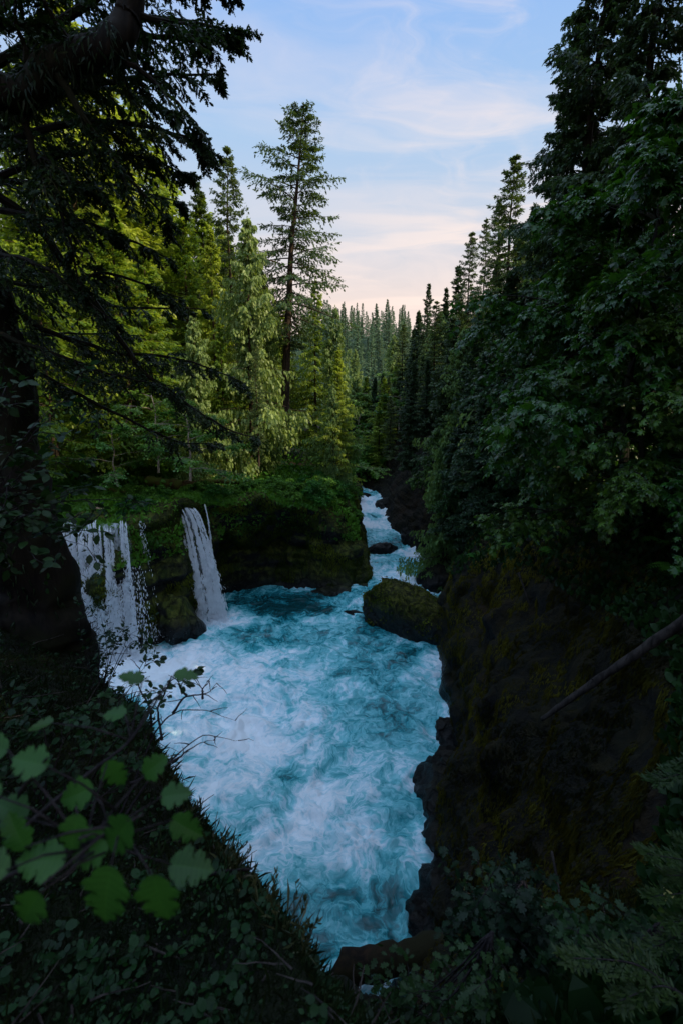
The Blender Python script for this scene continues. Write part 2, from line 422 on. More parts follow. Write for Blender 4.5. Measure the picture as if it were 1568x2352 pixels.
def hill_z(X, Y):
    # far ridge closing the valley, and the two valley sides beyond the gorge
    P = np.stack([X * .012, Y * .012, 0 * X], -1)
    far = 66 * sstep(190, 400, Y + .25 * X) + 12 * sstep(400, 700, Y)
    far = far - .16 * np.clip(X - 20, 0, 90) + .02 * np.clip(-X, 0, 200)
    right = sstep(4, 90, X - (Y - 150) * .10) * 55 * sstep(330, 180, Y)
    left = sstep(2, 90, -X) * 60
    return np.maximum(np.maximum(far, right), left) + 5 + 7 * fbm(P, 3, 5) * sstep(150, 260, Y)
xs = np.linspace(-260, 300, 120); ys = np.linspace(148, 760, 110)
XX, YY = np.meshgrid(xs, ys, indexing='ij')
HZ = hill_z(XX, YY)
mb = MB(); mb.add(np.stack([XX, YY, HZ], -1).reshape(-1, 3), grid_faces(120, 110))
tag(mb.build('hill', M['hill'], smooth=True), kind='structure')

# ------------------------------------------------------------------ water
def water_z(Y):
    return np.interp(Y, [0, 37.5, 39.5, 41.5, 47, 49, 52, 62, 64, 81, 110, 150], [0, 0, .35, .55, .7, .95, 1.1, 1.8, 2.1, 2.8, 3.0, 3.3])
from mathutils.kdtree import KDTree
_ft = G[:, 3]; _kd = KDTree(len(_ft))
for _i, _p in enumerate(_ft): _kd.insert((_p[0], _p[1], 0), _i)
_kd.balance()
def footdist(X, Y):
    xs = X[::3, 0]; ys = Y[0, ::3]
    D = np.array([[_kd.find((x, y, 0))[2] for y in ys] for x in xs])
    a = np.repeat(np.repeat(D, 3, 0), 3, 1)[:X.shape[0], :X.shape[1]]
    return a
def foam_and_shade(X, Y):
    P = np.stack([X, Y, 0 * X], -1)
    px, py, _ = proj(P)
    f = np.full(X.shape, .50)
    for (cx, cy, rx, ry, a) in [
        (560, 1680, 220, 150, .34), (700, 1900, 170, 120, .16), (840, 1900, 90, 180, .15), (300, 1540, 150, 60, .5),
        (520, 1425, 60, 30, .45), (500, 1530, 100, 40, .2), (650, 1392, 170, 30, -.55), (590, 1470, 70, 40, -.25), (860, 1470, 150, 60, -.16),
        (900, 1620, 140, 110, -.20), (760, 1720, 60, 60, -.12), (670, 1790, 45, 22, -.3), (800, 1830, 50, 60, -.10), (980, 1640, 40, 150, .14),
        (830, 1390, 60, 35, .35), (820, 2060, 170, 60, -.20), (780, 2150, 220, 70, -.26), (740, 2060, 60, 25, -.12), (940, 2000, 40, 120, .1)]:  # negative blobs at the near end paint its shade into the water
        f = f + a * np.exp(-(((px - cx) / rx) ** 2 + ((py - cy) / ry) ** 2))
    up = .46 + .10 * np.sin(Y * .8 + .7 * X) + .38 * vnoise(P * np.array([.45, .28, 1]), 4) \
        + .3 * np.exp(-((Y - 39) / 1.6) ** 2) + .25 * np.exp(-((Y - 46) / 2.0) ** 2) + .28 * sstep(54, 62, Y)
    return np.clip(f + (up - f) * sstep(37.5, 39.5, Y) * sstep(-1.0, 1.0, X + .6 * (Y > 43) * 99) + np.where(X > 0, .26, .06) * np.exp(-footdist(X, Y) / .40), 0, 1.1)
def water_patch(mb, x0, x1, y0, y1, step):
    xs = np.arange(x0, x1 + step, step); ys = np.arange(y0, y1 + step, step)
    X, Y = np.meshgrid(xs, ys, indexing='ij')
    fd = foam_and_shade(X, Y)
    P = np.stack([X, Y, 0 * X], -1)
    w = np.stack([fbm(P * .35, 2, 1), fbm(P * .35 + 9, 2, 2), 0 * X], -1)
    Q = P + 1.3 * w
    z = water_z(Y) * np.maximum(sstep(-.8, 1.6, X), sstep(43, 46, Y)) + (.20 * ridge(Q * .55, 3, 61) + .08 * fbm(Q * 2.2, 3, 65)) * (.45 + .9 * np.clip(fd, 0, 1))
    z += .10 * ridge(Q * np.array([1.0, 1.6, 1]), 2, 68) * sstep(38, 41, Y)
    mb.add(np.stack([X, Y, z], -1).reshape(-1, 3), grid_faces(len(xs), len(ys)), np.clip(fd, 0, 1).ravel())
mb = MB()
water_patch(mb, -30, 14, 8, 48, .11)
water_patch(mb, -14, 14, 48.11, 112, .25)
m, nt, out = newmat('river_water')
tc = N(nt, 'TexCoord'); a_ = N(nt, 'Attribute', attribute_name='tint')
w1 = noise(nt, .38, 4, .55, 0, tc.outputs['Object'])
mv = N(nt, 'VectorMath', operation='MULTIPLY_ADD'); L(nt, w1.outputs['Color'], mv.inputs[0]); mv.inputs[1].default_value = (3.2, 3.2, 0); L(nt, tc.outputs['Object'], mv.inputs[2])
nb = noise(nt, .42, 9, .60, .4, mv.outputs[0])
nf = noise(nt, 1.9, 10, .62, .5, mv.outputs[0])
# thin swirling threads of foam: ridges of a distorted noise
nr = noise(nt, 1.0, 7, .62, 1.0, mv.outputs[0])
thr = mathn(nt, 'SUBTRACT', 1.0, mathn(nt, 'MULTIPLY', mathn(nt, 'ABSOLUTE', mathn(nt, 'SUBTRACT', nr.outputs[0], .5)), 14.0), clamp=True)
s_ = mathn(nt, 'ADD', mathn(nt, 'MULTIPLY', nb.outputs[0], .66), mathn(nt, 'MULTIPLY', nf.outputs[0], .34))
s_ = mathn(nt, 'ADD', s_, mathn(nt, 'MULTIPLY', thr, .085))
s_ = mathn(nt, 'ADD', s_, mathn(nt, 'MULTIPLY', mathn(nt, 'SUBTRACT', a_.outputs['Fac'], .50), .46))
cr = N(nt, 'ValToRGB'); L(nt, s_, cr.inputs[0])
e = cr.color_ramp.elements
e[0].position = .325; e[0].color = (.004, .055, .062, 1)
e[1].position = .71; e[1].color = (.86, .93, .99, 1)
for p_, c_ in ((.39, (.012, .15, .18)), (.45, (.035, .31, .36)), (.505, (.095, .45, .51)), (.56, (.23, .60, .67)), (.615, (.50, .74, .84))):
    x = e.new(p_); x.color = (*c_, 1)
p = N(nt, 'BsdfPrincipled'); L(nt, cr.outputs[0], p.inputs['Base Color'])
L(nt, remap(nt, s_, .40, .62, .10, .65), p.inputs['Roughness'])
L(nt, remap(nt, s_, .45, .65, .5, .15), p.inputs['Specular IOR Level'])
bp = N(nt, 'Bump'); bp.inputs['Strength'].default_value = .8; bp.inputs['Distance'].default_value = .16
L(nt, mathn(nt, 'ADD', nf.outputs[0], mathn(nt, 'MULTIPLY', nb.outputs[0], .6)), bp.inputs['Height']); L(nt, bp.outputs[0], p.inputs['Normal'])
L(nt, p.outputs[0], out.inputs[0]); M['water'] = m
tag(mb.build('water', M['water'], smooth=True), kind='structure')

# ------------------------------------------------------------------ waterfalls
m, nt, out = newmat('falling_water')
d_ = N(nt, 'BsdfDiffuse'); t_ = N(nt, 'BsdfTranslucent'); mx = N(nt, 'MixShader')
d_.inputs[0].default_value = (.92, .95, .98, 1); t_.inputs[0].default_value = (.85, .90, .97, 1); mx.inputs[0].default_value = .35
L(nt, d_.outputs[0], mx.inputs[1]); L(nt, t_.outputs[0], mx.inputs[2]); L(nt, mx.outputs[0], out.inputs[0]); M['fall'] = m
T_STREAK = mirror([(0, 0, 0), (.5, .25, 0), (.35, .7, 0), (0, 1, 0)])
m, nt, out = newmat('falling_veil')
tc = N(nt, 'TexCoord'); mp = N(nt, 'Mapping'); L(nt, tc.outputs['Object'], mp.inputs[0]); mp.inputs['Scale'].default_value = (3.4, 3.4, .32)
n1 = noise(nt, 1.0, 7, .62, .7, mp.outputs[0]); n2 = noise(nt, 3.2, 6, .6, .2, tc.outputs['Object']); at_ = N(nt, 'Attribute', attribute_name='tint')
f_ = mathn(nt, 'ADD', mathn(nt, 'MULTIPLY', n1.outputs[0], .68), mathn(nt, 'MULTIPLY', n2.outputs[0], .32))
f_ = mathn(nt, 'MULTIPLY', remap(nt, f_, .37, .63), at_.outputs['Fac'])
d_ = N(nt, 'BsdfDiffuse'); d_.inputs[0].default_value = (.86, .91, .97, 1); t_ = N(nt, 'BsdfTranslucent'); t_.inputs[0].default_value = (.78, .86, .97, 1); mx = N(nt, 'MixShader'); mx.inputs[0].default_value = .4
L(nt, d_.outputs[0], mx.inputs[1]); L(nt, t_.outputs[0], mx.inputs[2]); tr_ = N(nt, 'BsdfTransparent'); m2 = N(nt, 'MixShader'); L(nt, f_, m2.inputs[0]); L(nt, tr_.outputs[0], m2.inputs[1]); L(nt, mx.outputs[0], m2.inputs[2]); L(nt, m2.outputs[0], out.inputs[0]); M['veil'] = m
def veil(mb, tops, bots, o, dens, nu=40, nv=36, back=.18):
    """curved sheet hanging from the line tops to the line bots"""
    tops = np.array(tops, float); bots = np.array(bots, float); k = np.linspace(0, len(tops) - 1, nu)
    ip = lambda A: np.stack([np.interp(k, np.arange(len(A)), A[:, c]) for c in range(3)], -1)
    T = ip(tops); Bt = ip(bots); v = np.linspace(0, 1, nv); h = v ** .55
    V = T[:, None] + (Bt - T)[:, None] * np.stack([h, h, v], -1)[None] - o * back
    V = V + o * (.16 * fbm(V * np.array([1.8, 1.8, .35]), 3, 7))[..., None]
    e_ = np.sin(np.linspace(0, math.pi, nu)) ** .9
    mb.add(V.reshape(-1, 3), grid_faces(nu, nv), (dens * e_[:, None] * (1.0 - .35 * v)[None]).ravel(), mi=1)
def waterfall(name, strands, label, seed, out_dir=(.15, -1, 0), veils=()):
    """strands: (top xyz, bottom xyz, spread_top, spread_bottom, count, size)"""
    g = np.random.default_rng(seed); mb = MB()
    o = np.array(out_dir, float); o /= np.linalg.norm(o)
    side = np.cross(o, [0, 0, 1.0])
    base = None
    for (a, b, s0, s1, n, sz) in strands:
        a = np.array(a, float); b = np.array(b, float)
        if base is None: base = b
        # clumped threads inside each strand
        nt_ = max(3, int(5 * s1 / .5)); th_ = g.uniform(-1, 1, nt_)
        u = g.uniform(0, 1, n) ** .85
        k = g.integers(0, nt_, n)
        off = th_[k] + g.normal(0, .06 + .30 * u, n)
        sp = s0 + (s1 - s0) * u
        h = u ** .55                                   # parabola: out fast at first, then straight down
        P = a + (b - a) * np.stack([h, h, u], -1) + side * (off * sp)[:, None] + o * g.normal(0, .10, n)[:, None] * (.3 + u)[:, None]
        bump = .15 * fbm(P * np.array([2, 2, .7]), 2, seed)
        P = P + o * bump[:, None]
        vel = (b - a)[None] * np.stack([.55 * np.maximum(u, .03) ** -.45, .55 * np.maximum(u, .03) ** -.45, np.ones(n)], -1)
        vel = norm(vel) + g.normal(0, .10, (n, 3))
        keep = g.uniform(0, 1, n) > sstep(.1, .75, vnoise(P * np.array([2.6, 2.6, 1.1]), seed + 3)) * .86
        P, vel, u = P[keep], vel[keep], u[keep]; n = len(P)
        size = sz * g.uniform(.5, 1.6, n) * (1.0 + .2 * u)
        tpl = T_STREAK.copy(); 
        wid = g.uniform(.14, .34, n)
        y = norm(vel); x = norm(np.cross(y, norm(o + g.normal(0, .35, (n, 3)))))
        V = P[:, None] + size[:, None, None] * (tpl[None, :, 0:1] * wid[:, None, None] * x[:, None] + tpl[None, :, 1:2] * y[:, None])
        mb.add(V.reshape(-1, 3), np.arange(n * len(tpl)).reshape(n, -1))
    for (a, b, s0, s1, n, sz) in strands:              # spray thrown up where each strand lands
        n = n // 4; b = np.array(b, float); d = g.normal(0, 1, (n, 3)) * np.array([.9, .7, .30]) * (s1 + .25); d[:, 2] = np.abs(d[:, 2])
        Q = b + d + o * .25 + np.array([0, 0, .12]); y = norm(g.normal(0, 1, (n, 3))); x = norm(np.cross(y, o)); q = sz * g.uniform(.15, .45, n)
        V = Q[:, None] + q[:, None, None] * (T_STREAK[None, :, 0:1] * .5 * x[:, None] + T_STREAK[None, :, 1:2] * y[:, None])
        mb.add(V.reshape(-1, 3), np.arange(n * len(T_STREAK)).reshape(n, -1))
    for (tps, bts, dn) in veils: veil(mb, tps, bts, o, dn)
    ob = mb.build(name, [M['fall'], M['veil']]); tag(ob, label, 'waterfall'); return ob
def WL(px, z, Y): return np.array([at(px, 1200, Y)[0], Y, z])
# broad fall at the left
S = []
g = np.random.default_rng(5)
for px, w, n in ((20, .5, 900), (60, .5, 1100), (95, .5, 1300), (135, .55, 1500), (165, .55, 1900), (195, .5, 1700), (215, .35, 1300), (240, .3, 800), (262, .35, 1500), (285, .25, 1000), (300, .2, 400)):
    x = at(px, 1230, 31)[0]
    S.append(((x, 30.9 + .25 * math.sin(px), 8.95 + .28 * math.sin(px * 1.7)), (x + .55, 29.5 + g.uniform(-.3, .2), -.1), w * .9, w * 1.4, int(n * 2.8), .17))
for px, n in ((140, 2400), (175, 2600), (215, 2600), (255, 2000), (290, 900), (310, 400)):
    x = at(px, 1230, 30.5)[0]; S.append(((x, 30.6, 6.2), (x + .45, 29.1, -.1), .55, .95, n, .13))
xa = [at(q, 1230, 31)[0] for q in (10, 40, 70, 95, 130, 165, 190, 225)]; xb = [at(q, 1230, 31)[0] for q in (232, 262, 300)]
waterfall('waterfall', S, 'broad curtain waterfall dropping in droplets beside the dark tree trunk', 11, veils=(
    ([(x, 30.95 + .2 * math.sin(x * 3), 8.95 + .26 * math.sin(x * 2.3)) for x in xa], [(x + .6, 29.6, -.1) for x in xa], 1.0), ([(x, 30.95, 8.9) for x in xb], [(x + .6, 29.7, -.1) for x in xb], .8),
    ([(x, 30.6, 6.5) for x in xa + xb], [(x + .6, 29.2, -.1) for x in xa + xb], .7)))
S = []
for (p0, p1, w0, w1, n, sz) in (((425, 0), (486, 0), .26, .62, 6500, .24), ((434, 0), (500, 0), .20, .50, 3600, .2), ((400, -.1), (452, 0), .20, .50, 2600, .20), ((414, -.1), (470, 0), .14, .40, 2200, .20), ((445, 0), (510, 0), .14, .45, 1600, .2), ((392, -.2), (440, 0), .18, .40, 1100, .18)):
    a = at(p0[0], 1178, 36.1); b = atz(p1[0], 1436, 0)
    S.append(((a[0], 35.9, 9.05 + p0[1]), (b[0], b[1] + .4, -.1), w0, w1, n, sz))
va = [S[3][0], S[0][0], S[4][0]]; vb = [np.array(S[3][1]), np.array(S[0][1]), np.array(S[4][1])]
waterfall('waterfall', S, 'bright slanting waterfall pouring over the mossy ledge into the pool', 12, (.25, -1, 0), veils=(
    ([np.array(S[0][0]) - [.35, 0, 0], np.array(S[0][0]) + [.45, 0, 0]], [np.array(S[0][1]) - [.5, 0, 0], np.array(S[0][1]) + [1.25, 0, 0]], .95),
    ([np.array(S[2][0]) - [.2, 0, 0], np.array(S[0][0])], [np.array(S[2][1]) - [.6, 0, 0], np.array(S[0][1])], .8)))
a = at(474, 1170, 37.6)
waterfall('waterfall', [((a[0], 37.3, 9.1), (a[0] + .75, 36.8, 2.2), .05, .15, 700, .22), ((a[0] + .5, 36.9, 4.5), (a[0] + .9, 36.6, 0), .15, .3, 250, .16)],
          'thin single thread of falling water right of the bright waterfall', 13, (.2, -1, 0))
a = at(335, 1215, 32.6)
waterfall('waterfall', [((a[0], 32.2, 8.9), (a[0] + .4, 31.7, .5), .3, .7, 700, .11)],
          'sparse dripping trickle between the broad and the bright waterfalls', 14)

# ------------------------------------------------------------------ rocks
def ico(sub):
    import bmesh
    bm = bmesh.new(); bmesh.ops.create_icosphere(bm, subdivisions=sub, radius=1)
    V = np.array([v.co[:] for v in bm.verts]); F = np.array([[v.index for v in f.verts] for f in bm.faces]); bm.free()
    return V, F
ICO = {k: ico(k) for k in (3, 4, 5)}
def rock(name, loc, size, rz, mat, seed, sub=4, label=None, cat='rock', group=None, tilt=(0, 0), rough=.22, boxy=.0):
    V, F = ICO[sub]; V = V.copy()
    if boxy: 
        V = np.sign(V) * np.abs(V) ** (1 - boxy); V /= np.max(np.abs(V), axis=1, keepdims=True) ** boxy * 1.0
    d = 1 + rough * fbm(V * 1.3 + seed * 7.1, 3, seed) + rough * .5 * ridge(V * 2.6 + seed, 3, seed + 5)
    V = V * d[:, None] * np.array(size)
    Mx = Matrix.Rotation(rz, 3, 'Z') @ Matrix.Rotation(tilt[0], 3, 'X') @ Matrix.Rotation(tilt[1], 3, 'Y')
    V = V @ np.array(Mx).T
    V += norm(V) * (.05 * fbm(V * 4, 2, seed + 9))[:, None]
    mb = MB(); mb.add(V, F); o = mb.build(name, mat, smooth=True); o.location = tuple(float(c) for c in loc)
    return tag(o, label, cat, group)
c = atz(925, 1440, 0)
rock('boulder', (c[0] + .5, 34.1, .7), (3.6, 1.65, 2.35), R(-38), M['boulder'], 3, 5, 'large rounded boulder with olive moss standing between pool and rapids', 'boulder', tilt=(R(6), R(14)), rough=.13, boxy=.25)
bo = bpy.data.objects['boulder']
bV = np.empty(len(bo.data.vertices) * 3); bo.data.vertices.foreach_get('co', bV); bV = bV.reshape(-1, 3)
bN = np.empty(len(bo.data.vertices) * 3); bo.data.vertices.foreach_get('normal', bN); bN = bN.reshape(-1, 3)
ii = rng.integers(0, len(bV), 15000); ii = ii[(bN[ii, 2] > -.1) & (fbm(bV[ii] * 1.6, 2, 4) > -.25)]
mb = MB(); q = len(ii); place_leaves(mb, bV[ii] + rng.normal(0, .05, (q, 3)), norm(bN[ii] + rng.normal(0, .8, (q, 3)) + [0, 0, -.4]), norm(rng.normal(0, 1, (q, 3))), rng.uniform(.05, .16, q), T_OVAL, np.clip(.35 + .6 * fbm(bV[ii] * 1.1, 2, 6), 0, 1))
mb.build('moss', M['moss_green'], bo)
c = atz(412, 1475, 0)
rock('rock', (c[0] - .2, c[1] + 1.2, .45), (1.25, 1.35, 2.5), R(20), M['rock_l'], 5, 4, 'dark pointed rock at the foot of the bright waterfall', tilt=(R(10), R(-16)), rough=.25, boxy=.1)
c = atz(375, 1440, 0)
rock('rock', (c[0] - .3, c[1] + .8, .5), (1.2, 1.4, 3.2), R(10), M['rock_l'], 6, 4, 'tall dark rock rib between the two waterfalls', tilt=(R(4), R(-8)), rough=.25)
c = atz(812, 1412, 0); rock('rock', (c[0], c[1], -.05), (1.1, .55, .36), R(-20), M['rock_r'], 7, 3, 'low black rock in the water left of the mossy boulder')
c = atz(780, 1352, 0); rock('rock', (.8, 42.0, -.1), (3.0, 1.2, .9), R(8), M['rock_l'], 8, 4, 'flat dark rock ledge at the foot of the outcrop')
for (px, py, Y, sz, rz, lb) in (
    (880, 1258, 51.5, (1.7, 1.0, .8), .3, 'low brown rock lying midstream in the upper rapids'),
    (960, 1225, 55, (1.8, 1.8, 1.9), .5, 'big dark rock block on the right shore of the upper rapids'),
    (1020, 1280, 46.5, (1.7, 1.7, 1.7), .2, 'rounded dark rock on the shore behind the mossy cliff corner'),
    (1000, 1325, 42, (1.6, 1.6, 1.5), .9, 'wet dark rock at the water beside the mossy cliff corner'),
    (835, 1135, 78, (1.0, .8, .6), .1, 'small rock breaking the water at the far bend'),
    (808, 1190, 63, (.8, 1.4, .9), .4, 'dark rock on the left shore of the upper rapids'),
    (885, 1165, 70, (1.2, 1.5, 1.1), .7, 'mossy rock on the right shore near the far bend')):
    p_ = at(px, py, Y)
    rock('rock', (p_[0], Y, water_z(Y) + sz[2] * .2), sz, rz, M['rock_r'], int(px), 4, lb)
for i, (px, py) in enumerate(((1000, 1690), (985, 1790), (985, 1850), (1015, 1560), (1010, 1950), (1000, 2060), (960, 2150), (1030, 1900))):
    c = atz(px + 45, py, 0)
    rock('shore_rock', (c[0], c[1], .1), (.9 + .3 * (i % 3), 1.0, .7), i * .9, M['rock_r'], 40 + i, 4,
         'jagged wet black rock at the foot of the right cliff', 'rock', 'wet rocks along the foot of the right cliff', rough=.4)

# ------------------------------------------------------------------ trees
def conifer(seed, H=30, lo=.2, rad=4, nb=110, droop=.25, elo=-8, ehi=35, kt=11, ms=7, size=.42, hang=.15, ragged=.45, pw=.75,
            tr=.45, tpl=T_FEATHER, lean=(0, 0), bare=.12, flat=.5, dead=10):
    g = np.random.default_rng(seed)
    trunk = MB(); crown = MB()
    n = 14; z = np.linspace(-.6, H, n)
    wob = np.stack([fbm(np.stack([z * .12, 0 * z + seed, 0 * z], -1), 2, seed), fbm(np.stack([z * .12, 0 * z + seed + 9, 0 * z], -1), 2, seed + 3)], -1) * .35 * (z / H)[:, None]
    lx = lean[0] * (z / H) ** 1.5; ly = lean[1] * (z / H) ** 1.5
    ax = np.stack([wob[:, 0] + lx, wob[:, 1] + ly, z], -1)
    rr = tr * (1 - .93 * np.clip(z / H, 0, 1)) * (1 + .5 * np.exp(-np.clip(z, 0, 99) / (H * .03)))
    tubes(trunk, ax[None], rr[None], 10)
    hh = lo + (1 - lo) * (np.arange(nb) + g.uniform(0, 1, nb)) / nb; hh = np.clip(hh, 0, .992)
    t = (hh - lo) / (1 - lo)
    Ls = rad * ((1 - t) ** pw * (.55 + .45 * np.minimum(1, t * 4 + .25))) * (1 - ragged * g.uniform(0, 1, nb) ** 1.3) + .12
    az = np.arange(nb) * 2.399 + g.normal(0, .35, nb)
    Ls = Ls * (1 + .55 * vnoise(np.stack([np.cos(az) * 1.3, np.sin(az) * 1.3, hh * H * .28], -1), seed)) * (1 - .35 * (vnoise(np.stack([hh * H * .5, 0 * hh, 0 * hh], -1), seed + 7) > .35))
    el = np.radians(elo + (ehi - elo) * t ** 1.3) + g.normal(0, .10, nb)
    st = np.stack([np.interp(hh * H, z, ax[:, 0]), np.interp(hh * H, z, ax[:, 1]), hh * H], -1)
    rd = np.stack([np.cos(az), np.sin(az), 0 * az], -1)
    sd = np.stack([-np.sin(az), np.cos(az), 0 * az], -1)
    bend = g.normal(0, .12, nb)
    def bp(u):   # u (nb,k)
        dr = droop * (1 - .6 * t)[:, None]
        return st[:, None] + rd[:, None] * (Ls[:, None] * u * np.cos(el)[:, None])[..., None] + sd[:, None] * (Ls[:, None] * bend[:, None] * u ** 2)[..., None] \
            + np.array([0, 0, 1.0]) * (Ls[:, None] * (np.sin(el)[:, None] * u - dr * u ** 2 + .45 * dr * u ** 4))[..., None]
    u = np.linspace(0, 1, 6)[None].repeat(nb, 0)
    Pb = bp(u)
    tubes(crown, Pb, (tr * .02 + .011 * Ls)[:, None] * (1.05 - u), 4, mi=1)
    if dead:
        dh = g.uniform(.06, lo + .05, dead); da = g.uniform(0, 6.28, dead); dl = g.uniform(.5, rad * .4, dead)
        s0 = np.stack([np.interp(dh * H, z, ax[:, 0]), np.interp(dh * H, z, ax[:, 1]), dh * H], -1)
        e0 = s0 + np.stack([np.cos(da) * dl, np.sin(da) * dl, -.2 * dl], -1)
        ud = np.linspace(0, 1, 3)[None, :, None]
        tubes(crown, s0[:, None] * (1 - ud) + e0[:, None] * ud, np.array([.035, .02, .006])[None].repeat(dead, 0), 3, mi=1)
    # twigs
    k2 = kt * 2
    ut = np.clip(bare + (1 - bare) * ((np.arange(k2) // 2 + .5) / kt)[None] + g.normal(0, .02, (nb, k2)), .05, 1.0)
    side = np.where(np.arange(k2) % 2 == 0, 1.0, -1.0)[None].repeat(nb, 0)
    P0 = bp(ut); Tn = norm(bp(ut + .03) - P0)
    tl = (Ls[:, None] * .36 * np.clip(1.08 - ut, .06, 1) ** .6 + .10) * g.uniform(.6, 1.25, ut.shape)
    dirt = norm(.75 * Tn + side[..., None] * .8 * sd[:, None] + np.array([0, 0, -1.0]) * (.12 + hang) + g.normal(0, .16, Tn.shape))
    v = (np.arange(ms) + .5) / ms
    ps = P0[:, :, None] + dirt[:, :, None] * (tl[..., None] * v)[..., None] + np.array([0, 0, -1.0]) * (hang * tl[..., None] * v ** 2)[..., None]
    ps = ps + g.normal(0, .05 * size / .4, ps.shape)
    axd = norm(dirt[:, :, None] + g.normal(0, .45, ps.shape) + np.array([0, 0, -1.0]) * hang * 2.0)
    nn = norm(np.array([0, 0, 1.0]) + g.normal(0, flat, ps.shape))
    ss = size * g.uniform(.55, 1.25, ps.shape[:-1]) * (.55 + .45 * np.clip(tl / (rad * .2), 0, 1))[..., None]
    keep = g.uniform(0, 1, ss.shape) < .93
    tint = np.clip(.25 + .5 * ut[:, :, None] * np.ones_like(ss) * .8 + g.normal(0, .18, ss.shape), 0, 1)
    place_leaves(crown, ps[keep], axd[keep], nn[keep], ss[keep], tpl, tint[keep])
    # leader tuft
    kq = 26; q = g.uniform(.93, 1.0, kq); pq = np.stack([np.interp(q * H, z, ax[:, 0]), np.interp(q * H, z, ax[:, 1]), q * H + .1], -1)
    place_leaves(crown, pq, norm(g.normal(0, .6, (kq, 3)) + [0, 0, 1.1]), norm(g.normal(0, 1, (kq, 3))), size * g.uniform(.5, 1, kq), tpl, g.uniform(.3, .8, kq))
    return trunk, crown, H

class Proto:
    def __init__(s, t, bark, leafm): s.t = t[0].mesh('trunk', bark, True); s.c = t[1].mesh('crown', [leafm, bark]); s.H = t[2]
def tree(pr, name, x, y, ztop=None, h=None, label='', cat='tree', group=None, rz=None, wide=1.0, leaf=None, zg=None):
    z0 = ground(x, y) if zg is None else zg
    H = (ztop - z0) if ztop is not None else h
    s = H / pr.H
    e = empty(name, (x, y, z0 - .1), label, cat, group)
    e.scale = (s * wide, s * wide, s); e.rotation_euler[2] = float(rng.uniform(0, 6.28)) if rz is None else rz
    for nm, me in (('trunk', pr.t), ('crown', pr.c)):
        o = bpy.data.objects.new(nm, me); COL.objects.link(o); o.parent = e
    return e
def tree_top(pr, name, px, py, Y, label, cat='conifer', **k):
    p_ = at(px, py, Y); return tree(pr, name, float(p_[0]), Y, ztop=float(p_[2]), label=label, cat=cat, **k)

firA = conifer(21, 42, .38, 9.4, 100, .34, -8, 30, 14, 8, .46, .14, .50, .42, .72, lean=(3.2, 0), flat=.45, dead=40)
P_tall = Proto(firA, M['bark'], M['fir'])
P_fir = Proto(conifer(22, 34, .25, 5.0, 115, .25, -10, 38, 9, 6, .44, .12, .5, .7, .36), M['bark'], M['fir'])
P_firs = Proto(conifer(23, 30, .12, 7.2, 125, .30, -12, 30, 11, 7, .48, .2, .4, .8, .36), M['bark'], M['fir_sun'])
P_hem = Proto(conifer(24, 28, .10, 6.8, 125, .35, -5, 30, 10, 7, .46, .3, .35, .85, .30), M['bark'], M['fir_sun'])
P_ced = Proto(conifer(25, 26, .08, 6.4, 130, .50, 0, 30, 10, 8, .50, .85, .35, .75, .26, flat=1.0), M['bark'], M['cedar'])
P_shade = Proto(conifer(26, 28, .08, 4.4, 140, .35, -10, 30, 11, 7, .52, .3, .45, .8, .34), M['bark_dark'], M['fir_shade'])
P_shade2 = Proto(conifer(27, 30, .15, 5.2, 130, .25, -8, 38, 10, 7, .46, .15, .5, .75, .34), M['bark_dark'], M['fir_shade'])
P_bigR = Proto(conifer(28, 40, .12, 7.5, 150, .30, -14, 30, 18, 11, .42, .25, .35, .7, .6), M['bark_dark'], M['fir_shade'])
P_far = [Proto(conifer(30 + i, 25, .06, 4.0 + .5 * i, 70, .30, -14, 25, 6, 4, .62, .15, .45, 1.1, .25, tpl=T_SPIKE * np.array([1.9, 1, 1]), dead=0), M['bark'], M['far']) for i in range(3)]

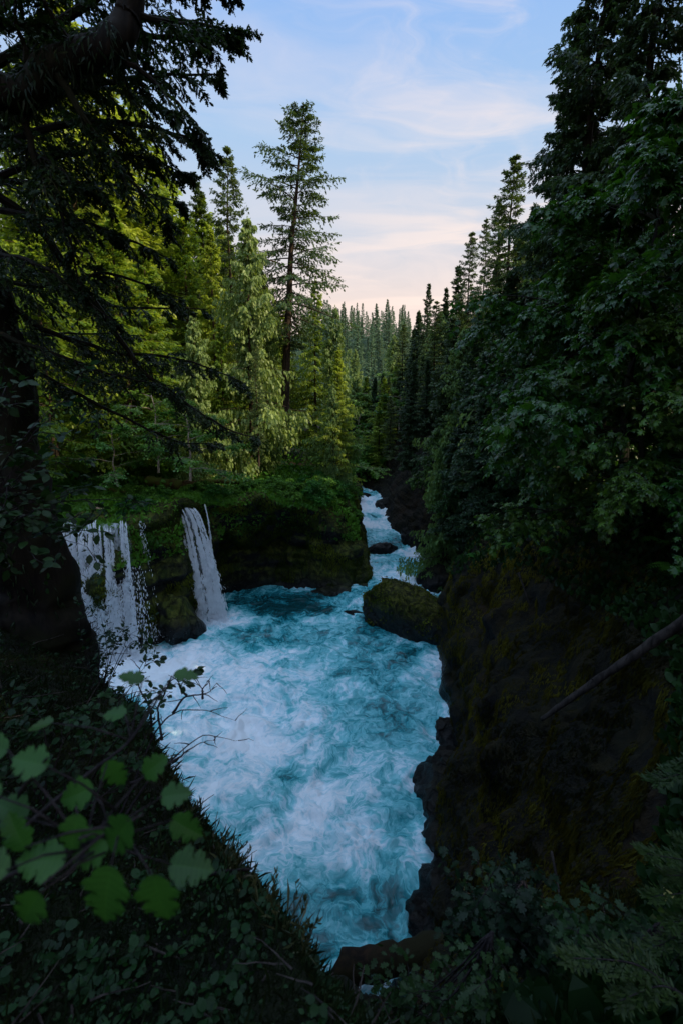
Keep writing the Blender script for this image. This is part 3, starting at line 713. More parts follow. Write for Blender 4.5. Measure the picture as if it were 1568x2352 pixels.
# tall fir that breaks the sky
b = at(653, 1090, 56); g0 = ground(b[0], 56); tp = at(705, 244, 56)
e = empty('fir_tree', (b[0], 56, g0 - .1), 'tallest fir standing alone against the sky with long bare trunk', 'conifer')
s = (tp[2] - g0) / 42; e.scale = (s, s, s)
for nm, me in (('trunk', P_tall.t), ('crown', P_tall.c)):
    o = bpy.data.objects.new(nm, me); COL.objects.link(o); o.parent = e
GL = 'sunlit trees of the left forest'
for (pr, nm, px, py, Y, wd, lb) in (
    (P_fir, 'fir_tree', 517, 335, 63, .85, 'slim fir with sparse top left of the tallest fir'),
    (P_fir, 'fir_tree', 457, 415, 68, .8, 'small pointed fir behind the dark hemlock branch tips'),
    (P_ced, 'cedar_tree', 562, 497, 50, 1.0, 'pale green feathery cedar left of the tallest fir trunk'),
    (P_ced, 'cedar_tree', 596, 610, 58, .7, 'second pale cedar touching the tallest fir trunk'),
    (P_hem, 'hemlock_tree', 480, 520, 55, .9, 'green hemlock with dark thin trunk left of the pale cedar'),
    (P_firs, 'fir_tree', 415, 470, 58, 1.0, 'broad yellow green sunlit fir behind the hemlock branches'),
    (P_firs, 'fir_tree', 365, 330, 66, 1.0, 'tall sunlit fir whose top is crossed by dark hemlock twigs'),
    (P_firs, 'fir_tree', 300, 190, 60, 1.1, 'tall yellow green fir high on the left slope'),
    (P_firs, 'fir_tree', 205, 60, 55, 1.1, 'sunlit fir rising behind the big dark limb'),
    (P_hem, 'hemlock_tree', 120, -60, 52, 1.2, 'sunlit hemlock behind the upper left branches'),
    (P_firs, 'fir_tree', 30, 100, 48, 1.2, 'sunlit fir seen through twigs at the left edge'),
    (P_hem, 'hemlock_tree', 330, 560, 47, 1.1, 'bushy hemlock above the pale alder trunk'),
    (P_firs, 'fir_tree', 255, 470, 44, 1.1, 'bushy sunlit fir left of the alder'),
    (P_hem, 'hemlock_tree', 165, 560, 42, 1.2, 'bushy hemlock glowing through the dark branches'),
    (P_firs, 'fir_tree', 70, 520, 38, 1.2, 'low bushy fir close to the left edge'),
    (P_ced, 'cedar_tree', 768, 705, 54, .8, 'drooping young cedar right of the tallest fir trunk'),
    (P_hem, 'hemlock_tree', 722, 640, 66, .9, 'green hemlock partly hidden by the tallest fir trunk'),
    (P_hem, 'hemlock_tree', 775, 800, 50, 1.0, 'short dark hemlock at the right end of the plateau'),
    (P_ced, 'cedar_tree', 765, 880, 49, .8, 'small cedar on the plateau in front of the tallest fir'),
    (P_fir, 'fir_tree', 585, 770, 47, .6, 'young fir with visible trunk on the plateau'),
    (P_hem, 'hemlock_tree', 505, 740, 49, .8, 'young hemlock left of the two plateau trunks'),
    (P_ced, 'cedar_tree', 440, 720, 45, 1.0, 'shaded cedar on the plateau behind the maple bough'),
    (P_fir, 'fir_tree', 755, 900, 58, 1.1, 'low fir beside the river bend')):
    tree_top(pr, nm, px, py, Y, lb, group=GL, wide=wd * 1.12)
# dense rows higher on the left slope
for i in range(34):
    px = -60 + 24 * i + rng.uniform(-14, 14); Y = rng.uniform(66, 100)
    py = 330 + max(0, px - 380) * 1.35 + rng.uniform(0, 240)
    if 690 < px: py = max(py, 800 + rng.uniform(0, 60))
    tree_top([P_firs, P_hem, P_fir, P_ced][i % 4], 'forest_tree', px, py, Y, 'conifer among the closely standing trees of the left slope', group='conifers filling the left slope', wide=1.25)

# right side
for (pr, nm, px, py, Y, wd, lb) in (
    (P_fir, 'fir_tree', 1182, 358, 60, 1.3, 'sunlit pointed fir topping the right slope'),
    (P_fir, 'fir_tree', 1150, 455, 63, 1.0, 'smaller fir beside the pointed fir of the right slope'),
    (P_fir, 'fir_tree', 1082, 533, 68, 1.0, 'narrow fir at the shoulder of the right ridge'),
    (P_fir, 'fir_tree', 1118, 500, 66, .8, 'slim fir between the two ridge firs'),
    (P_shade2, 'fir_tree', 985, 650, 88, .9, 'thin ragged fir at the low end of the right ridge'),
    (P_shade2, 'fir_tree', 1022, 660, 84, 1.1, 'blunt fir right of the thin ragged fir'),
    (P_shade2, 'fir_tree', 1050, 610, 76, 1.2, 'dense fir below the narrow shoulder fir'),
    (P_bigR, 'fir_tree', 1405, -260, 29, 1.05, 'huge dark fir at the top right with drooping boughs'),
    (P_bigR, 'fir_tree', 1560, -420, 25, 1.0, 'dark fir rising out of the upper right corner'),
    (P_bigR, 'fir_tree', 1345, 20, 33, .95, 'dark fir with long low boughs behind the maple tops'),
    (P_shade, 'fir_tree', 1235, 470, 50, 1.1, 'dark bushy fir right of the sunlit pointed fir'),
    (P_fir, 'fir_tree', 925, 745, 104, 1.4, 'green fir low on the right ridge before the far hill'),
    (P_fir, 'fir_tree', 1000, 690, 78, 1.2, 'green fir filling the gap on the right ridge'),
    (P_shade, 'fir_tree', 960, 715, 96, 1.2, 'dark fir where the right ridge meets the far hill'),
    (P_ced, 'cedar_tree', 905, 770, 120, 1.3, 'pale cedar on the lower right ridge near the far hill'),
    (P_ced, 'cedar_tree', 815, 800, 130, 1.0, 'sunlit cedar at the foot of the far hill'),
    (P_fir, 'fir_tree', 875, 880, 95, 1.5, 'short fir with lighter crown on the lower right slope')):
    tree_top(pr, nm, px, py, Y, lb, wide=wd)
i = 0
for Y in (104, 92, 80, 70, 60, 52, 45, 39, 33):  # nearest row added behind the maples to shade the pool
    for px in range(850, 1560, 44):
        sky = np.interp(px, [850, 960, 1020, 1080, 1180, 1260, 1560], [820, 712, 660, 560, 460, 440, 420])
        X = at(px, 900, Y)[0] + rng.uniform(-1, 1)
        if X < 9.5 + (Y > 60) * -1.5 or X > 44: continue
        zg = ground(float(X), Y); h = rng.uniform(12, 22)
        qx, qy, _ = proj(np.array([X, Y, zg + h]))
        lim = sky + rng.uniform(20, 130)
        if qy < lim: h = float(at(px, lim, Y)[2]) - zg
        if h < 5: continue
        tree([P_shade, P_shade2, P_shade, P_ced][i % 4] if i % 5 else P_fir, 'forest_tree', float(X), Y + rng.uniform(-3, 3), h=float(h), label='dark conifer among the closely standing trees of the right slope',
             cat='conifer', group='conifers filling the right slope', wide=rng.uniform(1.1, 1.5)); i += 1

# conifers of the far hill: the ones that can be seen
cnt = 0
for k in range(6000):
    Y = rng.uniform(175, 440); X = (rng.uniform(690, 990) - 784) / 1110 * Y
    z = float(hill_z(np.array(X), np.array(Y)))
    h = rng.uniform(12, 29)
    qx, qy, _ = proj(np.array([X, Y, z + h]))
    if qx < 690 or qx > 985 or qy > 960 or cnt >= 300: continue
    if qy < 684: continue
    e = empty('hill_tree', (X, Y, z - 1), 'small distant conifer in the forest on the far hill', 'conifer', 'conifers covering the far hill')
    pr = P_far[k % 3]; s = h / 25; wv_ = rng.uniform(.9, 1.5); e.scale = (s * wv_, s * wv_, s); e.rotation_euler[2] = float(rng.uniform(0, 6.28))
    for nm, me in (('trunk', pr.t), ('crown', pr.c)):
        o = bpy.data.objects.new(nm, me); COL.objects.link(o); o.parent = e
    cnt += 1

# ------------------------------------------------------------------ broadleaf trees
def grow(g, P0, D, Ln, n, sag, wob):
    """(B,n,3) curved limbs"""
    B = len(P0); u = np.linspace(0, 1, n)
    off = np.cumsum(g.normal(0, wob, (B, n, 3)), 1) * Ln[:, None, None] / n; off[:, 0] = 0
    return P0[:, None] + D[:, None] * (Ln[:, None] * u)[..., None] + off + np.array([0, 0, -1.0]) * (sag * Ln[:, None] * u ** 2)[..., None]
def broadleaf(seed, H=12, rad=4.5, lo=.25, nlimb=11, n2=7, n3=6, nleaf=16, size=.2, tpl=T_MAPLE, tr=.16, rise=.5, horiz=.35, lean=(0, 0), sag=.15):
    g = np.random.default_rng(seed); wood = MB(); crown = MB()
    n = 8; z = np.linspace(-.5, H * .82, n)
    ax = np.stack([g.normal(0, .12, n) + lean[0] * (z / H) ** 1.3, g.normal(0, .12, n) + lean[1] * (z / H) ** 1.3, z], -1)
    tubes(wood, ax[None], (tr * (1.08 - z / H))[None], 8)
    hh = np.linspace(lo, .8, nlimb) * H
    p0 = np.stack([np.interp(hh, z, ax[:, 0]), np.interp(hh, z, ax[:, 1]), hh], -1)
    az = np.arange(nlimb) * 2.4 + g.normal(0, .4, nlimb); t = np.linspace(0, 1, nlimb)
    Ll = rad * (1.0 - .55 * t ** 1.6) * g.uniform(.75, 1.1, nlimb)
    D = norm(np.stack([np.cos(az), np.sin(az), rise * (.5 + t)], -1))
    P1 = grow(g, p0, D, Ll, 7, sag, .12)
    tubes(crown, P1, (tr * .38) * np.linspace(1, .25, 7)[None].repeat(nlimb, 0), 5, mi=1)
    def children(Pp, Lp, k, ratio, sp):
        B, m, _ = Pp.shape
        u = g.uniform(.3, 1.0, (B, k)); u[:, 0] = 1.0
        idx = u * (m - 1); i0 = np.clip(idx.astype(int), 0, m - 2); f = (idx - i0)[..., None]
        bi = np.arange(B)[:, None]
        S = Pp[bi, i0] * (1 - f) + Pp[bi, i0 + 1] * f
        Tn = norm(Pp[bi, i0 + 1] - Pp[bi, i0])
        D = norm(Tn + sp * g.normal(0, 1, S.shape) * np.array([1, 1, .45]))
        return S.reshape(-1, 3), D.reshape(-1, 3), (Lp[:, None] * ratio * g.uniform(.6, 1.2, (B, k))).ravel()
    s2, d2, l2 = children(P1, Ll, n2, .45, .55); P2 = grow(g, s2, d2, l2, 5, sag, .15)
    tubes(crown, P2, (tr * .15) * np.linspace(1, .3, 5)[None].repeat(len(P2), 0), 4, mi=1)
    s3, d3, l3 = children(P2, l2, n3, .55, .7); P3 = grow(g, s3, d3, l3, 4, sag * 1.3, .12)
    tubes(crown, P3, (tr * .055) * np.linspace(1, .3, 4)[None].repeat(len(P3), 0), 3, mi=1)
    B = len(P3); u = g.uniform(.1, 1.05, (B, nleaf)); idx = np.clip(u, 0, 1) * 3; i0 = np.clip(idx.astype(int), 0, 2); f = (idx - i0)[..., None]
    bi = np.arange(B)[:, None]; S = P3[bi, i0] * (1 - f) + P3[bi, i0 + 1] * f
    Tn = norm(P3[bi, i0 + 1] - P3[bi, i0])
    out = norm(Tn + g.normal(0, .8, S.shape) * np.array([1, 1, .3]))
    S = S + out * (size * .5) + g.normal(0, size * .25, S.shape)
    axd = norm(out + np.array([0, 0, -.35])); nn = norm(np.array([0, 0, 1.0]) + g.normal(0, horiz, S.shape))
    ss = size * g.uniform(.55, 1.2, S.shape[:-1])
    tn = np.clip(.45 + g.normal(0, .22, ss.shape), 0, 1)
    place_leaves(crown, S.reshape(-1, 3), axd.reshape(-1, 3), nn.reshape(-1, 3), ss.ravel(), tpl, tn.ravel())
    return wood, crown, H
P_map = [Proto(broadleaf(60, 12, 5.0, .18, 15, 8, 7, 18, .25, sag=.2), M['bark_dark'], M['maple']),
         Proto(broadleaf(61, 11, 4.6, .12, 15, 8, 7, 16, .25, sag=.25), M['bark_dark'], M['maple'])]
P_ald = Proto(broadleaf(62, 9, 2.8, .30, 10, 6, 6, 14, .16, T_OVAL, .085, .3, .4), M['bark_pale'], M['alder'])
P_bushg = Proto(broadleaf(64, 3, 1.9, .05, 13, 6, 5, 12, .17, T_OVAL, .05, .4, .5, sag=.35), M['bark_dark'], M['cover'])
P_bush = Proto(broadleaf(63, 3, 1.7, .08, 12, 6, 5, 12, .15, T_OVAL, .05, .5, .5), M['bark_dark'], M['shrub'])

for i, (X, Y, h) in enumerate(((19, 8.5, 40), (22, 1, 38), (26, 10, 40), (24, -8, 40), (33, 15, 38), (34, 4, 36), (40, 24, 34), (16, -2, 34), (21, 16, 32), (25, 20, 32), (30, 23, 32))):
    tree(P_bigR, 'fir_tree', X, Y, h=h, label='unseen tall fir added on the right bank to block the sun', cat='conifer', group='unseen firs added on the right bank to block the sun')  # out-of-view firs added to shade the near hemlock and the pool
for i in range(26):
    Y = rng.uniform(84, 112); px = rng.uniform(785, 915); X = float(at(px, 1000, Y)[0])
    if abs(X - np.interp(Y, [81, 106], [4, -9])) < 4.2: continue
    tree([P_ald, P_shade, P_hem, P_ald][i % 4], 'forest_tree', X, Y, h=float(rng.uniform(6, 13)), label='bushy tree crowding the far bend of the river', cat='tree', group='trees crowding the far bend of the river', wide=1.5)
for i, (px, Y, h) in enumerate(((838, 100, 14), (860, 97, 13), (815, 103, 15), (880, 92, 13), (800, 98, 12), (845, 92, 6), (862, 88, 5), (825, 91, 7))):
    tree([P_hem, P_shade, P_ced][i % 3] if h > 8 else P_bushg, 'forest_tree', float(at(px, 1000, Y)[0]), Y, h=h, label='bushy tree crowding the far bend of the river', cat='tree', group='trees crowding the far bend of the river', wide=1.4)
GM = 'bigleaf maples on the right slope'
for i, (px, py, Y, s, lb) in enumerate((
    (1530, 90, 17, 1.15, 'tall maple filling the right edge below the dark fir'),
    (1440, 330, 21, 1.2, 'maple with bright tips below the huge dark fir'),
    (1390, 520, 24, 1.15, 'maple whose crown touches the dark bushy fir'),
    (1300, 660, 27, 1.1, 'maple with bluish shiny leaves halfway up the right slope'),
    (1220, 830, 31, 1.05, 'mid slope maple reaching out over the river'),
    (1540, 500, 15, 1.0, 'near maple at the right edge with large leaves'),
    (1430, 730, 19, 1.1, 'maple above the mossy cliff with layered boughs'),
    (1310, 900, 23, 1.0, 'maple leaning over the mossy cliff edge'),
    (1160, 980, 31, .9, 'low maple at the corner of the mossy cliff'),
    (1080, 930, 40, .9, 'grey green maple over the boulder'),
    (1000, 900, 50, .9, 'pale leaved maple beside the upper rapids'),
    (940, 990, 60, .8, 'small maple hanging over the upper rapids'),
    (1520, 900, 18, .8, 'dark maple low at the right edge'))):
    tree_top(P_map[i % 2], 'maple_tree', px + (35 if px < 1400 else 0), py + 45, Y, lb, 'maple', group=GM, wide=.86)
tree_top(P_ald, 'alder_tree', 352, 850, 41, 'slim alder with pale sunlit trunk behind the waterfalls', 'alder', wide=1.3)
tree_top(P_ald, 'alder_tree', 430, 900, 38.5, 'small alder with bright leaves behind the slanting waterfall', 'alder', wide=1.5)
tree_top(P_ald, 'alder_tree', 250, 940, 37, 'leafy alder above the broad waterfall', 'alder', wide=1.4)
tree_top(P_ald, 'alder_tree', 795, 960, 52, 'grey green alder at the tip of the outcrop', 'alder', wide=1.5)
# bushes along the plateau lip and the outcrop
for i in range(84):
    px = 300 + (i % 42) * 12.6 + rng.uniform(-8, 8)
    Y = np.interp(px, [300, 400, 500, 600, 700, 820], [34, 37, 39.5, 42, 43.5, 47]) + (rng.uniform(-.3, .8) if i < 42 else rng.uniform(.8, 5))
    X = at(px, 1150, Y)[0]
    if 380 < px < 470: Y += 3
    if i >= 42 and 330 < px < 570: continue
    if px > 785: continue
    tree(P_bushg, 'bush', float(X), float(Y), h=rng.uniform(.7, 1.7) * (1.5 if px > 700 else 1), leaf=None, label='leafy green bush in the row along the plateau edge', cat='bush', group='bushes along the plateau edge', wide=1.4)
for i in range(22):
    Y = rng.uniform(24, 60); X = float(np.interp(Y, [24, 31, 37, 45, 62], [9.5, 8.4, 11.2, 12, 10.5])) + rng.uniform(0, 2.5)
    tree(P_bush, 'bush', X, Y, h=rng.uniform(1.0, 2.4), label='dark leafy bush on the rim of the right cliff', cat='bush', group='bushes on the rim of the right cliff', wide=1.4)

# ------------------------------------------------------------------ near hemlock with sweeping boughs
def bough_tree(name, trunk_pts, trunk_r, limbs, label, seed, leafm, twig_l=.95, size=.085, tws=38, sub=12, per=7, hang=.35, zbase=None):
    g = np.random.default_rng(seed); wood = MB(); crown = MB()
    tp_ = np.array(trunk_pts); root = tp_[0]
    e = empty(name, root, label, 'conifer')
    T_ = catmull(tp_ - root, [26] * (len(tp_) - 1)); u = np.linspace(0, 1, len(T_))
    T_ = T_ + .12 * np.stack([fbm(T_ * .7 + 3 * k_, 3, 5 + k_) for k_ in range(3)], -1) * np.clip(u * 6, 0, 1)[:, None]
    rr = np.interp(u, np.linspace(0, 1, len(trunk_r)), trunk_r)
    tubes(wood, T_[None], rr[None], 28)
    tv_ = wood.V[-1]; ctr_ = np.repeat(T_, 28, 0); od_ = norm(tv_ - ctr_)
    wood.V[-1] = tv_ + od_ * (np.repeat(rr, 28) * (.16 * ridge(tv_ * np.array([3.5, 3.5, .9]), 3, seed) + .12 * fbm(tv_ * 1.3, 2, seed + 3) - .08))[:, None]
    mi_ = g.integers(0, len(tv_), 2600); mp_ = wood.V[-1][mi_]; mo_ = od_[mi_]
    mk_ = (fbm(mp_ * .9, 2, seed + 8) > -.1) & (mp_[:, 2] > 1.0); mp_, mo_ = mp_[mk_], mo_[mk_]; q_ = len(mp_)
    place_leaves(crown, mp_, norm(mo_ * .5 + np.array([0, 0, -.9]) + g.normal(0, .35, (q_, 3))), norm(mo_ + g.normal(0, .4, (q_, 3))), g.uniform(.05, .22, q_), T_BLADE * np.array([2.4, 1, 1]), g.uniform(0, .6, q_))
    for (pts, r0, dens) in limbs:
        C = catmull(np.array(pts) - root, [6] * (len(pts) - 1))
        ln = np.linalg.norm(np.diff(C, axis=0), axis=1).sum()
        C = C + np.cumsum(g.normal(0, .02, C.shape), 0)
        uu = np.linspace(0, 1, len(C))
        tubes(crown, C[None], (r0 * (1.05 - uu) + .006)[None], 6, mi=1)
        nt_ = int(tws * dens * ln / 5); 
        ut = np.sort(g.uniform(.12, 1.0, nt_)); idx = ut * (len(C) - 1); i0 = np.clip(idx.astype(int), 0, len(C) - 2); f = (idx - i0)[:, None]
        S = C[i0] * (1 - f) + C[i0 + 1] * f; Tn = norm(C[i0 + 1] - C[i0])
        sdv = norm(np.cross(Tn, [0, 0, 1.0])) * np.where(np.arange(nt_) % 2, 1, -1)[:, None]
        D = norm(.75 * Tn + .8 * sdv + np.array([0, 0, -1]) * .2 + g.normal(0, .22, S.shape))
        Lt = twig_l * g.uniform(.45, 1.2, nt_) * np.clip(1.25 - ut, .3, 1)
        P2 = grow(g, S, D, Lt, 5, hang, .12)
        tubes(crown, P2, np.linspace(.011, .003, 5)[None].repeat(nt_, 0), 3, mi=1)
        # subtwigs
        us = np.tile((np.arange(sub) + .8) / sub, (nt_, 1)) ; idx = np.clip(us, 0, 1) * 4; j0 = np.clip(idx.astype(int), 0, 3); f = (idx - j0)[..., None]; bi = np.arange(nt_)[:, None]
        S3 = P2[bi, j0] * (1 - f) + P2[bi, j0 + 1] * f; T3 = norm(P2[bi, j0 + 1] - P2[bi, j0])
        s3 = norm(np.cross(T3, [0, 0, 1.0])) * np.where(np.arange(sub) % 2, 1, -1)[None, :, None]
        D3 = norm(.8 * T3 + .75 * s3 + np.array([0, 0, -1]) * .25 + g.normal(0, .2, S3.shape))
        l3 = (Lt * .38)[:, None] * np.clip(1.15 - us, .2, 1) * g.uniform(.7, 1.2, us.shape)
        v = (np.arange(per) + .3) / per
        ps = S3[:, :, None] + D3[:, :, None] * (l3[..., None] * v)[..., None] + np.array([0, 0, -1.0]) * (hang * .5 * l3[..., None] * v ** 2)[..., None]
        axd = norm(D3[:, :, None] + g.normal(0, .35, ps.shape)); nn = norm(np.array([0, 0, 1.0]) + g.normal(0, .45, ps.shape))
        ss = size * g.uniform(.6, 1.2, ps.shape[:-1])
        place_leaves(crown, ps.reshape(-1, 3), axd.reshape(-1, 3), nn.reshape(-1, 3), ss.ravel(), T_FEATHER, np.clip(g.normal(.4, .25, ss.size), 0, 1))
    wood.build('trunk', M['bark_dark'], e, True); crown.build('crown', [leafm, M['bark_dark']], e)
    return e
gb = at(100, 1500, 9.6)
X0, Y0, Z0 = gb[0], 9.6, ground(gb[0], 9.6)
trk = [(X0, Y0, Z0 - .5), (X0 - .05, Y0, Z0 + 2), (X0 - .25, Y0, Z0 + 6), (X0 - .5, Y0 - .1, Z0 + 12), (X0 - .7, Y0 - .2, Z0 + 20)]
def LB(y0, ends, r=.05, dens=1.0, x0=-90, Y0_=9.6):
    """a limb from the trunk (off the left edge) through photo-measured way points, each with its own real depth"""
    return ([tuple(at(x0, y0, Y0_))] + [tuple(at(*e)) for e in ends], r, dens)
limbs = [
 LB(260, [(150, 90, 9.6), (350, 30, 10), (545, 60, 10.6)], .09, 1.3),
 LB(200, [(180, 20, 9), (360, -60, 9.2), (540, -50, 9.6)], .08, 1.2),
 LB(300, [(200, 110, 9.4), (400, 110, 9.8), (552, 120, 10.2)], .07, 1.2),
 LB(340, [(150, 200, 8.8), (330, 160, 9), (500, 165, 9.2)], .06, 1.1),
 LB(300, [(100, 260, 9.8), (260, 210, 10.2), (410, 275, 10.5)], .06, 1.1),
 LB(380, [(120, 300, 9), (280, 300, 9), (440, 330, 9.2), (478, 345, 9.3)], .06, 1.2),
 LB(430, [(120, 360, 9.2), (280, 350, 9.5), (430, 410, 9.8)], .06, 1.2),
 LB(430, [(100, 420, 10.4), (260, 420, 11), (430, 470, 11.5)], .06, 1.0),
 LB(480, [(100, 500, 9), (230, 520, 9), (400, 590, 9.4)], .06, 1.0),
 LB(420, [(60, 500, 9.8), (220, 700, 10), (330, 860, 10), (470, 960, 10), (600, 1010, 10)], .085, .9),
 LB(520, [(100, 640, 10.5), (260, 700, 11), (470, 700, 11.5)], .06, .9),
 LB(640, [(100, 660, 9), (260, 640, 9), (420, 700, 9.3)], .05, .9),
 LB(600, [(80, 740, 9.5), (260, 800, 10), (420, 820, 10.2), (560, 880, 10.5)], .06, .9),
 LB(720, [(80, 800, 9), (240, 860, 9.2), (420, 900, 9.4)], .05, .9),
 LB(760, [(80, 860, 9.8), (220, 930, 10), (370, 1000, 10.3), (480, 1010, 10.5)], .05, .8),
 LB(120, [(60, -20, 9), (220, -90, 9), (420, -120, 9)], .08, 1.0),
 LB(60, [(40, 40, 8.6), (150, 60, 8.4), (300, 100, 8.2)], .08, 1.0),
 LB(560, [(20, 600, 8.2), (120, 640, 8), (240, 740, 8)], .05, .8),
 LB(300, [(20, 330, 8.2), (120, 400, 8), (230, 470, 8)], .05, .8),
 LB(700, [(40, 760, 11), (160, 760, 11.5), (330, 760, 12)], .05, .8),
]
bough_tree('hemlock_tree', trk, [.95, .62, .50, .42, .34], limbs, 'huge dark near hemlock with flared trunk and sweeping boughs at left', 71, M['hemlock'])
# thick curved limb of the second trunk, upper left corner
trk2 = [(-9.2, 8.6, ground(-9.2, 8.6) - .4), (-8.6, 8.3, 18), (-7.3, 8.0, 21.3), tuple(at(0, 215, 7.6)), tuple(at(110, 150, 7.6)), tuple(at(230, 90, 7.6)), tuple(at(300, -20, 7.7)), tuple(at(330, -250, 8))]
l2 = [([tuple(at(40, 190, 7.6)), tuple(at(60, 330, 7.7)), tuple(at(130, 480, 7.8)), tuple(at(180, 640, 8))], .05, 1.0),
      ([tuple(at(120, 150, 7.6)), tuple(at(200, 280, 7.7)), tuple(at(290, 420, 7.9)), tuple(at(390, 520, 8.2))], .05, 1.0),
      ([tuple(at(230, 90, 7.6)), tuple(at(330, 150, 7.8)), tuple(at(420, 230, 8)), tuple(at(470, 290, 8.2))], .04, .6),
      ([tuple(at(280, 10, 7.6)), tuple(at(380, 20, 7.9)), tuple(at(460, 40, 8.2))], .04, 1.0),
      ([tuple(at(180, 110, 7.6)), tuple(at(120, 20, 7.4)), tuple(at(40, -60, 7.2))], .04, 1.2),
      ([tuple(at(60, 190, 7.6)), tuple(at(30, 60, 7.4)), tuple(at(10, -60, 7.2))], .04, 1.2)]
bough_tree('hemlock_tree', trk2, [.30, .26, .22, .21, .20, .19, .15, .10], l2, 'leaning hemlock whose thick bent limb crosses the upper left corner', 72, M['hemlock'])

# ------------------------------------------------------------------ logs
def log(name, pts, r, mat, label, seed, stubs=6, sides=14):
    g = np.random.default_rng(seed); mb = MB(); pts = np.array(pts, float); root = pts[0].copy()
    C = catmull(pts - root, [8] * (len(pts) - 1)); n = len(C)
    rr = np.interp(np.linspace(0, 1, n), np.linspace(0, 1, len(r)), r) * (1 + .08 * g.normal(0, 1, n))
    C = C + g.normal(0, r[0] * .06, C.shape)
    tubes(mb, C[None], rr[None], sides)
    for k in range(stubs):
        i = g.integers(1, n - 1); d = norm(g.normal(0, 1, 3) + np.array([0, 0, .6])); l_ = rr[i] * g.uniform(1.3, 2.6)
        q = np.stack([C[i], C[i] + d * l_ * .6, C[i] + d * l_]); tubes(mb, q[None], np.array([[rr[i] * .22, rr[i] * .16, rr[i] * .1]]), 5)
    o = mb.build(name, mat, smooth=True); o.location = tuple(root); return tag(o, label, 'log')
log('dead_trunk', [tuple(at(1243, 1652, 12.2)), tuple(at(1330, 1590, 11.6)), tuple(at(1440, 1515, 10.9)), tuple(at(1600, 1405, 9.8))], [.055, .085, .105, .12], M['log'], 'bare grey dead trunk leaning diagonally on the right cliff', 81, 9)
def onground(px, Y, dz=0.0):
    X = float(at(px, 1150, Y)[0]); return (X, Y, ground(X, Y) + dz)
log('log', [onground(345, 43, .75), onground(400, 42, .7), onground(460, 41.4, .65)], [.44, .48, .40], M['log_moss'], 'thick mossy fallen log lying on the plateau above the waterfall', 82, 2)
log('log', [onground(450, 42.8, .8), onground(500, 42.3, .8), onground(552, 42, .75)], [.26, .24, .18], M['log_moss'], 'thin mossy log right of the thick fallen log', 83, 2)
log('log', [onground(255, 40, .3), onground(300, 39, .3)], [.2, .16], M['log_moss'], 'short sunlit log left of the thick fallen log', 84, 1)
a = at(364, 1163, 36.2); b = at(402, 1181, 35.6)
log('driftwood', [tuple(a), tuple((a + b) / 2), tuple(b)], [.20, .19, .15], M['bark_pale'], 'pale broken driftwood stub at the lip of the slanting waterfall', 85, 1)
log('log', [tuple(atz(770, 2225, 1.0)), tuple(atz(900, 2205, 1.2)), tuple(atz(1045, 2160, 1.6))], [.42, .40, .34], M['log_dark'], 'brown mossy log wedged across the bottom of the gorge', 86, 0)
a = at(1190, 1315, 20.2); b = at(1216, 1390, 19.4)
log('stick', [tuple(a), tuple((a + b) / 2), tuple(b)], [.05, .04, .03], M['log'], 'short thin stick hanging on the upper right cliff', 87, 0, 6)
a = at(1266, 1955, 8.6); b = at(1288, 2075, 7.8)
log('stick', [tuple(a), tuple((a + b) / 2), tuple(b)], [.03, .03, .02], M['log'], 'pale upright stick above the dark bush at lower right', 88, 0, 6)
a = at(430, 2018, 2.6); b = at(580, 1995, 3.0)
log('stick', [tuple(a), tuple((a + b) / 2 + np.array([0, 0, .01])), tuple(b)], [.014, .012, .008], M['twig'], 'dark dead stick lying across the near bank grass', 89, 0, 6)
a = at(300, 2160, 2.0); b = at(620, 2265, 1.9)
log('stick', [tuple(a), tuple((a + b) / 2 + np.array([0, 0, -.02])), tuple(b)], [.006, .007, .004], M['log'], 'thin grey stick in the grass at the bottom', 90, 0, 6)

# ------------------------------------------------------------------ scattered cover (uncountable)
fc = G[:-1, :-1]; ctr = .25 * (G[:-1, :-1] + G[1:, :-1] + G[1:, 1:] + G[:-1, 1:])
e1 = G[1:, :-1] - G[:-1, :-1]; e2 = G[:-1, 1:] - G[:-1, :-1]
cr_ = np.cross(e1, e2); AREA = np.linalg.norm(cr_, axis=-1); FN = norm(cr_); FN = np.where(FN[..., 2:3] < -.2, -FN, FN)
KC = KV[:-1, :-1]; UI = np.arange(len(G) - 1)[:, None].repeat(G.shape[1] - 1, 1)
QX, QY, QD = proj(ctr)
INV = (QX > -120) & (QX < 1690) & (QY > -100) & (QY < 2500) & (ctr[..., 1] > .3)
def scatter(n, mask, weight=None):
    w = AREA * mask * INV
    if weight is not None: w = w * weight
    w = w.ravel(); w = w / w.sum()
    i = rng.choice(len(w), n, p=w)
    a, b = np.unravel_index(i, AREA.shape); r1 = rng.uniform(0, 1, (n, 1)); r2 = rng.uniform(0, 1, (n, 1))
    return G[a, b] + e1[a, b] * r1 + e2[a, b] * r2, FN[a, b]
def seg(i0, i1): return (UI >= starts[i0]) & (UI < starts[i1])
UPZ = np.array([0, 0, 1.0])
